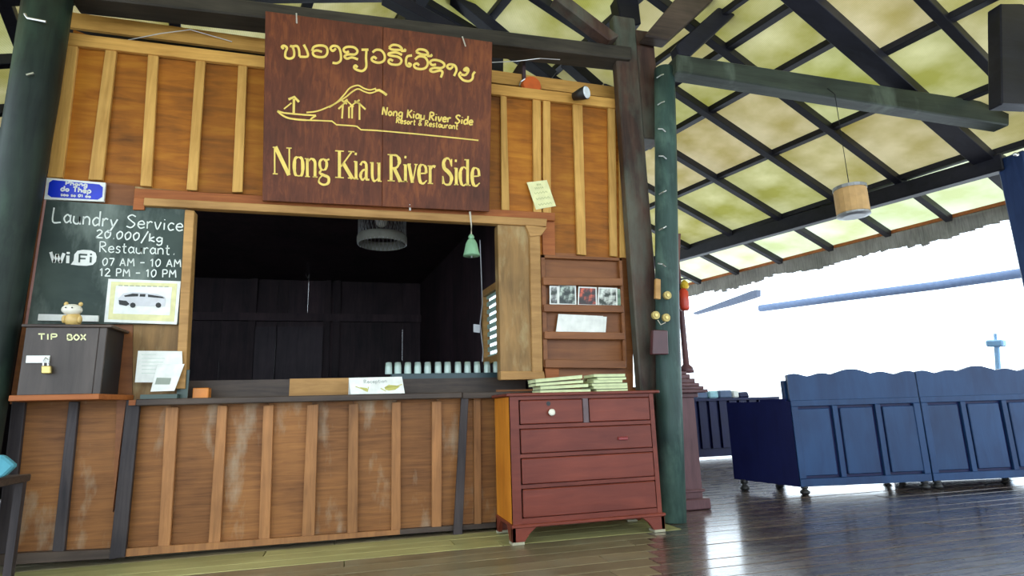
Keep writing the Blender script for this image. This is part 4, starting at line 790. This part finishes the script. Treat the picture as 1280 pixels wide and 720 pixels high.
# books on the dresser
mBP = mBOOK
def book(x0, x1, z0, z1, y0, y1, lab, tilt=0, cover=None):
    t = empty('menu_book', lab, 'book', ((x0 + x1) / 2, y0, z0), 'pale menu books on the dresser')
    k = tilt * (x1 - x0); th = (z1 - z0)
    bm = B(); hexa(bm, [V(x0, y0, z0), V(x1, y0, z0 + k), V(x1, y1, z0 + k), V(x0, y1, z0)], [V(x0, y0, z0 + th * .8), V(x1, y0, z0 + k + th * .8), V(x1, y1, z0 + k + th * .8), V(x0, y1, z0 + th * .8)]); obj('pages', bm, mBP, t)
    bm = B(); hexa(bm, [V(x0 - .004, y0 - .003, z0 + th * .8), V(x1, y0 - .003, z0 + k + th * .8), V(x1, y1, z0 + k + th * .8), V(x0 - .004, y1, z0 + th * .8)], [V(x0 - .004, y0 - .003, z0 + th), V(x1, y0 - .003, z0 + k + th), V(x1, y1, z0 + k + th), V(x0 - .004, y1, z0 + th)]); obj('cover', bm, cover or mBOOKC, t)
yb_ = -.50
X = lambda px, y=yb_: Y_(px, 482, y).x
mBP2 = plain('pale_cover', (.55, .62, .36), .7)
book(X(675), X(738), DZ, DZ + .026, yb_, yb_ + .2, 'pale book at the bottom of the left stack on the dresser')
book(X(676), X(736), DZ + .027, DZ + .050, yb_ + .01, yb_ + .2, 'pale book second from the bottom in the left stack', .03, mBP2)
book(X(670), X(729), DZ + .052, DZ + .075, yb_, yb_ + .19, 'pale book third from the bottom in the left stack, slid leftwards', .05)
book(X(669.5), X(728), DZ + .077, DZ + .102, yb_ - .005, yb_ + .19, 'topmost pale book of the left stack, tilted upward to the right', .07, mBP2)
for k, (a, b, s) in enumerate(((746, 785, 'lowest'), (743, 785, 'second lowest'), (741, 785, 'middle'), (743, 779, 'shorter fourth'), (748, 784, 'second highest'), (744, 783, 'topmost'))):
    book(X(a), X(b), DZ + k * .0225, DZ + k * .0225 + .021, yb_ + .01, yb_ + .22, s + ' book of the right-hand stack on the dresser', 0, mBOOKC if k % 2 == 0 else mBP2)
bm = B(); p = V(X(731, -.2), -.205, DZ); 
for k in range(7):
    a = k * .9; tube(bm, [p + V(0, 0, .012 + .012 * k), p + V(.06 * math.cos(a), .03 * math.sin(a), .05 + .012 * k), p + V(.10 * math.cos(a), .05 * math.sin(a), .10 + .008 * (k % 3))], [.012, .014, .005], 6)
tube(bm, [p, p + V(0, 0, .1)], [.03, .03], 8)
obj('dried_sprig', bm, plain('sprig', (.45, .42, .22), .9), None, label='bundle of dried pale sprigs lying between the two book stacks', cat='plant')

# ------------------------------------------------------------------ things fixed on the right post
def ip(px, py, y): return Y_(px, py, y)
bm = B(); wq(bm, [(820, 348), (826, 349), (826, 374), (819.5, 373)], -.405, .03); obj('wooden_tag', bm, mTAN, None, label='small upright tan wooden tag on the green post', cat='tag', bev=.003)
for px, py, lab in ((834.5, 369, 'round yellow wooden disc highest on the green post'), (820, 394, 'left one of the two lower yellow discs on the green post'), (833, 397, 'right one of the two lower yellow discs on the green post')):
    p = ip(px, py, -.395); bm = B(); tube(bm, [p + V(0, .02, 0), p + V(0, -.005, 0)], .034, 16); q_ = obj('wooden_disc', bm, plain('yellow_wood', (.50, .38, .12), .6), None, label=lab, cat='disc', group='wooden discs on the green post')
    bm = B(); tube(bm, [p + V(0, -.004, 0), p + V(0, -.012, 0)], .014, 10); obj('centre_boss', bm, mBRASS, q_)
bm = B(); wq(bm, [(817, 412), (835, 413), (836, 443), (816, 443)], -.44, .055); obj('small_box', bm, plain('dark_maroon', (.07, .02, .025), .4), None, label='small dark maroon box on the green post below the discs', cat='box', bev=.006)
bm = B(); tube(bm, [ip(822, 400, -.40), ip(826, 406, -.40), ip(832, 403, -.40)], .004, 6); obj('cord_loop', bm, mROPE, None, label='thin cord loop between the two lower discs', cat='cord')
bm = B(); wq(bm, [(845, 292), (851, 292), (849, 341), (842, 341)], -.02, .03); obj('slim_board', bm, wood('slim', (.10, .04, .03), (.22, .10, .08), 'z', 3, 8, .5, .1), None, label='slim upright brown board fixed behind the green post', cat='board')
ex = empty('fire_extinguisher', 'small red fire extinguisher with yellow top hanging beside the green post', 'extinguisher', Y_(853, 388, -.05))
p0_, p1_ = Y_(856, 388, -.05), Y_(856, 361, -.05)
bm = B(); lathe(bm, p0_, [(.035, 0), (.045, .02), (.045, p1_.z - p0_.z - .03), (.02, p1_.z - p0_.z)], 16); obj('cylinder', bm, mREDP, ex, smooth=True)
bm = B(); lathe(bm, p1_, [(.03, 0), (.04, .02), (.03, .06), (.01, .08)], 12); obj('valve', bm, plain('yellow_plastic', (.7, .45, .03), .4), ex)
bm = B(); bar(bm, p1_ + V(-.03, 0, .09), p1_ + V(.05, 0, .10), .02, .015); obj('handle', bm, mBLACK, ex); bm = B(); box(bm, p0_.x - .16, p0_.x + .0, -.03, .02, p0_.z + .05, p0_.z + .25); obj('bracket', bm, mBLACK, ex)

# ------------------------------------------------------------------ pedestal with column behind the post
pd = empty('pedestal', 'dark red-brown wooden pedestal with stepped cap behind the green post', 'pedestal', (2.92, .25, 0))
PX0, PX1, PY0, PY1 = 2.70, 2.985, .12, .42
xr = Y_(873, 560, PY0).x
bm = B(); box(bm, PX0 - .05, xr + .045, PY0 - .05, PY1 + .05, 0, .09); obj('plinth', bm, mPED, pd, bev=.008)
bm = B(); box(bm, PX0 - .02, xr + .02, PY0 - .02, PY1 + .02, .14, .165); obj('base_moulding', bm, mPED, pd, bev=.006)
bm = B(); box(bm, PX0, xr, PY0, PY1, .09, .98); obj('body', bm, mPED, pd)
zz = Y_(870, 483, PY0).z
for k, (o, h0, h1) in enumerate(((.03, .96, 1.0), (.095, 1.0, 1.03), (.07, 1.03, 1.06), (.045, 1.06, 1.09), (.02, 1.09, 1.13), (-.01, 1.13, 1.17), (-.03, 1.17, 1.20))):
    bm = B(); box(bm, PX0 - o, xr + o, PY0 - o, PY1 + o, h0, h1); obj('cap_tier', bm, mPED, pd, bev=.006)
xc_ = Y_(854.5, 420, .27).x
bm = B(); lathe(bm, (xc_, .27, 1.19), [(.07, 0), (.06, .05), (.03, .08), (.028, .3), (.025, .8), (.025, 1.1)], 14); obj('column', bm, mPED, pd, smooth=True)

# ------------------------------------------------------------------ benches seen from behind
def bench(name, label, org, d, length, nx, group, low=.10):
    d = d.normalized(); nb = V(-d.y, d.x, 0)        # into the picture
    t = empty(name, label, 'bench', org, group)
    P = lambda a, b, c: org + d * a + nb * b + V(0, 0, c)
    def bx(a0, a1, b0, b1, c0, c1): bm = B(); hexa(bm, [P(a0, b0, c0), P(a1, b0, c0), P(a1, b1, c0), P(a0, b1, c0)], [P(a0, b0, c1), P(a1, b0, c1), P(a1, b1, c1), P(a0, b1, c1)]); return bm
    obj('bottom_rail', bx(0, length, 0, .05, .075, .15), mSOFA, t, bev=.004); obj('middle_rail', bx(0, length, 0, .05, .845, .905), mSOFA, t, bev=.004)
    pw_ = length / nx
    for k in range(nx + 1):
        a = k * pw_; w = .055 if 0 < k < nx else .07
        a0 = max(0, min(length - w, a - w / 2)); obj('stile', bx(a0, a0 + w, 0, .05, .15, .845), mSOFA, t, bev=.003)
    for k in range(nx):
        a0, a1 = k * pw_ + .035, (k + 1) * pw_ - .035
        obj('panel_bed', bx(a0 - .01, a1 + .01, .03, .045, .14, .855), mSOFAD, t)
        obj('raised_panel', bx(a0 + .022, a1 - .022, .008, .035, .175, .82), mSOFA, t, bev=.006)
    bm = B(); n = 40; f0, f1 = [], []
    for i in range(n + 1):
        u_ = i / n; xx = u_ * 2 - 1
        z = 1.155 + .05 * math.exp(-(xx / .2) ** 2) + .012 * math.cos(xx * 14) * (abs(xx) > .3) + .006 * abs(math.sin(xx * 9))
        f0.append((u_ * length, z))
    for (a0, z0), (a1, z1) in zip(f0, f0[1:]): hexa(bm, [P(a0, .005, .905), P(a1, .005, .905), P(a1, .05, .905), P(a0, .05, .905)], [P(a0, .005, z0), P(a1, .005, z1), P(a1, .05, z1), P(a0, .05, z0)])
    bmesh.ops.remove_doubles(bm, verts=bm.verts, dist=.0005); obj('scalloped_crest', bm, mSOFA, t)
    for a, b in ((.05, .03), (length - .07, .03), (.08, .55), (length - .08, .55)):
        bm = B(); lathe(bm, P(a, b, 0), [(.028, 0), (.045, .012), (.048, .03), (.03, .045), (.022, .052), (.034, .06), (.036, .08)], 14); obj('bun_foot', bm, mBLACK, t, smooth=True)
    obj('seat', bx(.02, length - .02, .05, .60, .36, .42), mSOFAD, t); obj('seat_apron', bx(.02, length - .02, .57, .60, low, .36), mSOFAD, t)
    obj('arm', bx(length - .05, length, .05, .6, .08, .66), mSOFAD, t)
    return t
dd_ = V(.985, -.174, 0); o1 = V(4.262, .364, 0)
s1 = bench('wooden_bench', 'panelled wooden bench seen from behind, blue skylight put in its colour, left one with scalloped crest', o1, dd_, 1.385, 3, 'benches with scalloped crests')
s2 = bench('wooden_bench', 'panelled wooden bench seen from behind, blue skylight put in its colour, right one running out of the picture', o1 + dd_ * 1.40, dd_, 1.385, 3, 'benches with scalloped crests', .01)  # apron extended to the floor to block sky reflection under this bench
# flared left arm panel of the first bench and low cabinet side
pA, pB = V(4.255, .372, 0), V(3.94, .965, 0)
bm = B(); o = V(.02, .01, 0); n_c = (pB - pA).normalized().cross(V(0, 0, 1)) * .03
hexa(bm, [pA + V(0, 0, .075), pB + V(0, 0, .11), pB + n_c + V(0, 0, .11), pA + n_c + V(0, 0, .075)], [pA + V(0, 0, .90), pB + V(0, 0, .905), pB + n_c + V(0, 0, .905), pA + n_c + V(0, 0, .90)]); obj('arm_panel', bm, mSOFAD, s1, label='plain end panel, deep blue cast put in its colour')
bm = B(); hexa(bm, [pA + V(-.03, .03, .90), pB.lerp(pA, .55) + V(0, 0, .90), pB.lerp(pA, .55) + V(.08, 0, .90), pA + V(.05, .05, .90)], [pA + V(-.03, .03, .925), pB.lerp(pA, .55) + V(0, 0, .925), pB.lerp(pA, .55) + V(.08, 0, .925), pA + V(.05, .05, .925)]); obj('arm_rest', bm, mSOFAD, s1)
bm = B(); q_ = Y_(980, 477, .45); box(bm, q_.x - .03, q_.x + .04, .42, .47, .90, Y_(980, 476, .45).z); obj('arm_post', bm, mSOFA, s1)
bm = B(); lathe(bm, pB.lerp(pA, .12) + V(.03, .0, 0), [(.03, 0), (.05, .015), (.05, .035), (.028, .055), (.024, .062), (.04, .075), (.04, .11)], 14); obj('bun_foot', bm, mBLACK, s1, smooth=True)
# far dark cabinet with pale bundle on it
cb2 = empty('far_bench', 'dark far bench with vertical slats behind the pedestal', 'bench', (5.6, 4.2, 0))
xa, xb = Y_(862, 540, 4.0).x, Y_(925, 540, 4.0).x; zt2 = Y_(890, 498, 4.0).z
bm = B(); box(bm, xa, xb + .8, 4.04, 4.6, .05, zt2 - .04); obj('body', bm, mSOFAD, cb2)
for k in range(9):
    x = xa + (xb + .8 - xa) * k / 9; bm = B(); box(bm, x + .02, x + (xb + .8 - xa) / 9 - .03, 4.0, 4.04, .18, zt2 - .04); obj('slat', bm, mSOFAD, cb2, bev=.004)
bm = B(); box(bm, xa - .03, xb + .83, 3.97, 4.65, zt2 - .04, zt2); obj('top_rail', bm, mSOFAD, cb2)
for x in (xa + .08, xb + .6):
    for y in (4.06, 4.52): bm = B(); box(bm, x, x + .07, y, y + .07, 0, .16); obj('leg', bm, mSOFAD, cb2)
bn = empty('folded_cloth', 'pale blue and white bundle of cloths on the far dark bench', 'cloth', Y_(900, 498, 4.1))
for k, (a, b, c, d, m) in enumerate(((869, 884, 488, 498, mPALEB), (885, 897, 489, 498, plain('pale_cyan', (.35, .62, .7), .8)), (897, 913, 488, 498, mPALEB), (913, 921, 488, 498, mWHITE))):
    x0_, x1_ = Y_(a, c, 4.05 + .02 * k).x, Y_(b, c, 4.05 + .02 * k).x; z1_ = Y_(a, c, 4.05).z; bm = B(); box(bm, x0_, x1_, 4.05, 4.4, zt2, z1_); obj('fold', bm, m, bn, bev=.02)
bm = B(); x0_, x1_ = Y_(921, 490, 4.1).x, Y_(936, 490, 4.1).x; hexa(bm, [V(x0_, 4.05, zt2), V(x1_ - .02, 4.05, zt2), V(x1_ - .02, 4.4, zt2), V(x0_, 4.4, zt2)], [V(x0_, 4.05, zt2 + .09), V(x1_ - .05, 4.05, zt2 + .10), V(x1_ - .05, 4.4, zt2 + .10), V(x0_, 4.4, zt2 + .09)]); obj('dark_cushion', bm, mSOFAD, None, label='small dark cushion at the right of the pale bundle', cat='cushion', bev=.02)

# ------------------------------------------------------------------ hanging basket lamp on the right
hl = empty('pendant_lamp', 'small tan wicker lamp hanging on a long cord from the grey-green beam', 'lamp', Y_(1064, 272, -.50))
yl = -.50; a, b = Y_(1047.5, 240, yl), Y_(1077.5, 240, yl); zb_, zt_ = Y_(1064, 271, yl).z, Y_(1063, 233.5, yl).z; xc_ = (a.x + b.x) / 2; r_ = (b.x - a.x) / 2
bm = B(); lathe(bm, (xc_, yl, zb_ + .03), [(r_ * .95, 0), (r_, .01), (r_, zt_ - zb_ - .08), (r_ * .97, zt_ - zb_ - .06)], 4 if False else 18, False); obj('shade', bm, plain('wicker', (.55, .33, .13), .7), hl)
bm = B(); lathe(bm, (xc_, yl, zt_ - .035), [(r_ * 1.03, 0), (r_ * 1.03, .03), (r_ * .4, .035)], 18); obj('top_cap', bm, mGREYM, hl)
bm = B(); lathe(bm, (xc_, yl, zb_), [(r_ * .7, 0), (r_ * 1.02, .012), (r_ * 1.02, .03)], 18); obj('bottom_rim', bm, mGREYM, hl)
bm = B(); tube(bm, [V(xc_, yl, zt_), V(xc_, yl, Y_(1046, 118, yl).z), V(xc_, -.425, Y_(1046, 112, -.43).z)], .0045, 5); obj('cord', bm, mBLACK, hl)

# ------------------------------------------------------------------ beyond the deck
nf = V(Wd.x, Wd.y, 0); far0 = O - Wd * 4.0
pf = lambda px, py: onp(px, py, far0, nf)
bm = B(); tube(bm, [pf(950, 385.5), pf(1050, 372), pf(1170, 357), pf(1300, 338)], .085, 10, .08); obj('rolled_blind', bm, mPALEB, None, label='long pole beyond the eave, pale blue haze put in its colour', cat='pole', smooth=True)
bm = B(); q_ = [pf(866, 391), pf(938, 364), pf(946, 362), pf(946, 370), pf(938, 373), pf(905, 383), pf(868, 393)]; hexa(bm, q_, [c - Wd * .15 for c in q_]); obj('far_eave_piece', bm, plain('haze_grey', (.10, .12, .17), .9), None, label='grey hooked end of a far eave under the thatch fringe', cat='eave')
gl = empty('garden_lamp', 'pale blue lamp post with flat cross-shaped head beyond the benches', 'lamp', onp(1247, 470, O - Wd * 2.0, nf))
pg = lambda px, py: onp(px, py, O - Wd * 2.0, nf)
mGL = plain('lamp_blue', (.25, .45, .70), .6)
bm = B(); tube(bm, [pg(1253, 560), pg(1247.5, 458), pg(1246, 433)], .035, 8); obj('pole', bm, mGL, gl)
bm = B(); bar(bm, pg(1234, 429.5), pg(1256, 429), .14, .10); obj('head', bm, mGL, gl, bev=.02)
bm = B(); tube(bm, [pg(1244.5, 427), pg(1244, 417)], .02, 6); obj('spike', bm, mGL, gl)
# left edge: bench with blue cushion beside the post
lb_ = empty('side_stool', 'dark low stool at the left edge beside the post', 'stool', (-2.45, -.7, 0))
zs = Y_(0, 600, -.85).z; xe = Y_(4, 590, -.85).x
bm = B(); box(bm, xe - .45, xe - .02, -.87, -.5, zs - .04, zs); obj('seat', bm, mDARKX, lb_, bev=.006)
for x in (xe - .44, xe - .07):
    for y in (-.86, -.56): bm = B(); box(bm, x, x + .04, y, y + .04, 0, zs - .04); obj('leg', bm, mDARKZ, lb_)
bm = B(); wq(bm, [(-40, 570), (2, 569), (18, 582), (2, 597), (-40, 600)], -.85, .05); obj('cushion', bm, mTEAL, None, label='teal blue cushion corner showing at the left edge of the picture', cat='cushion', bev=.01)
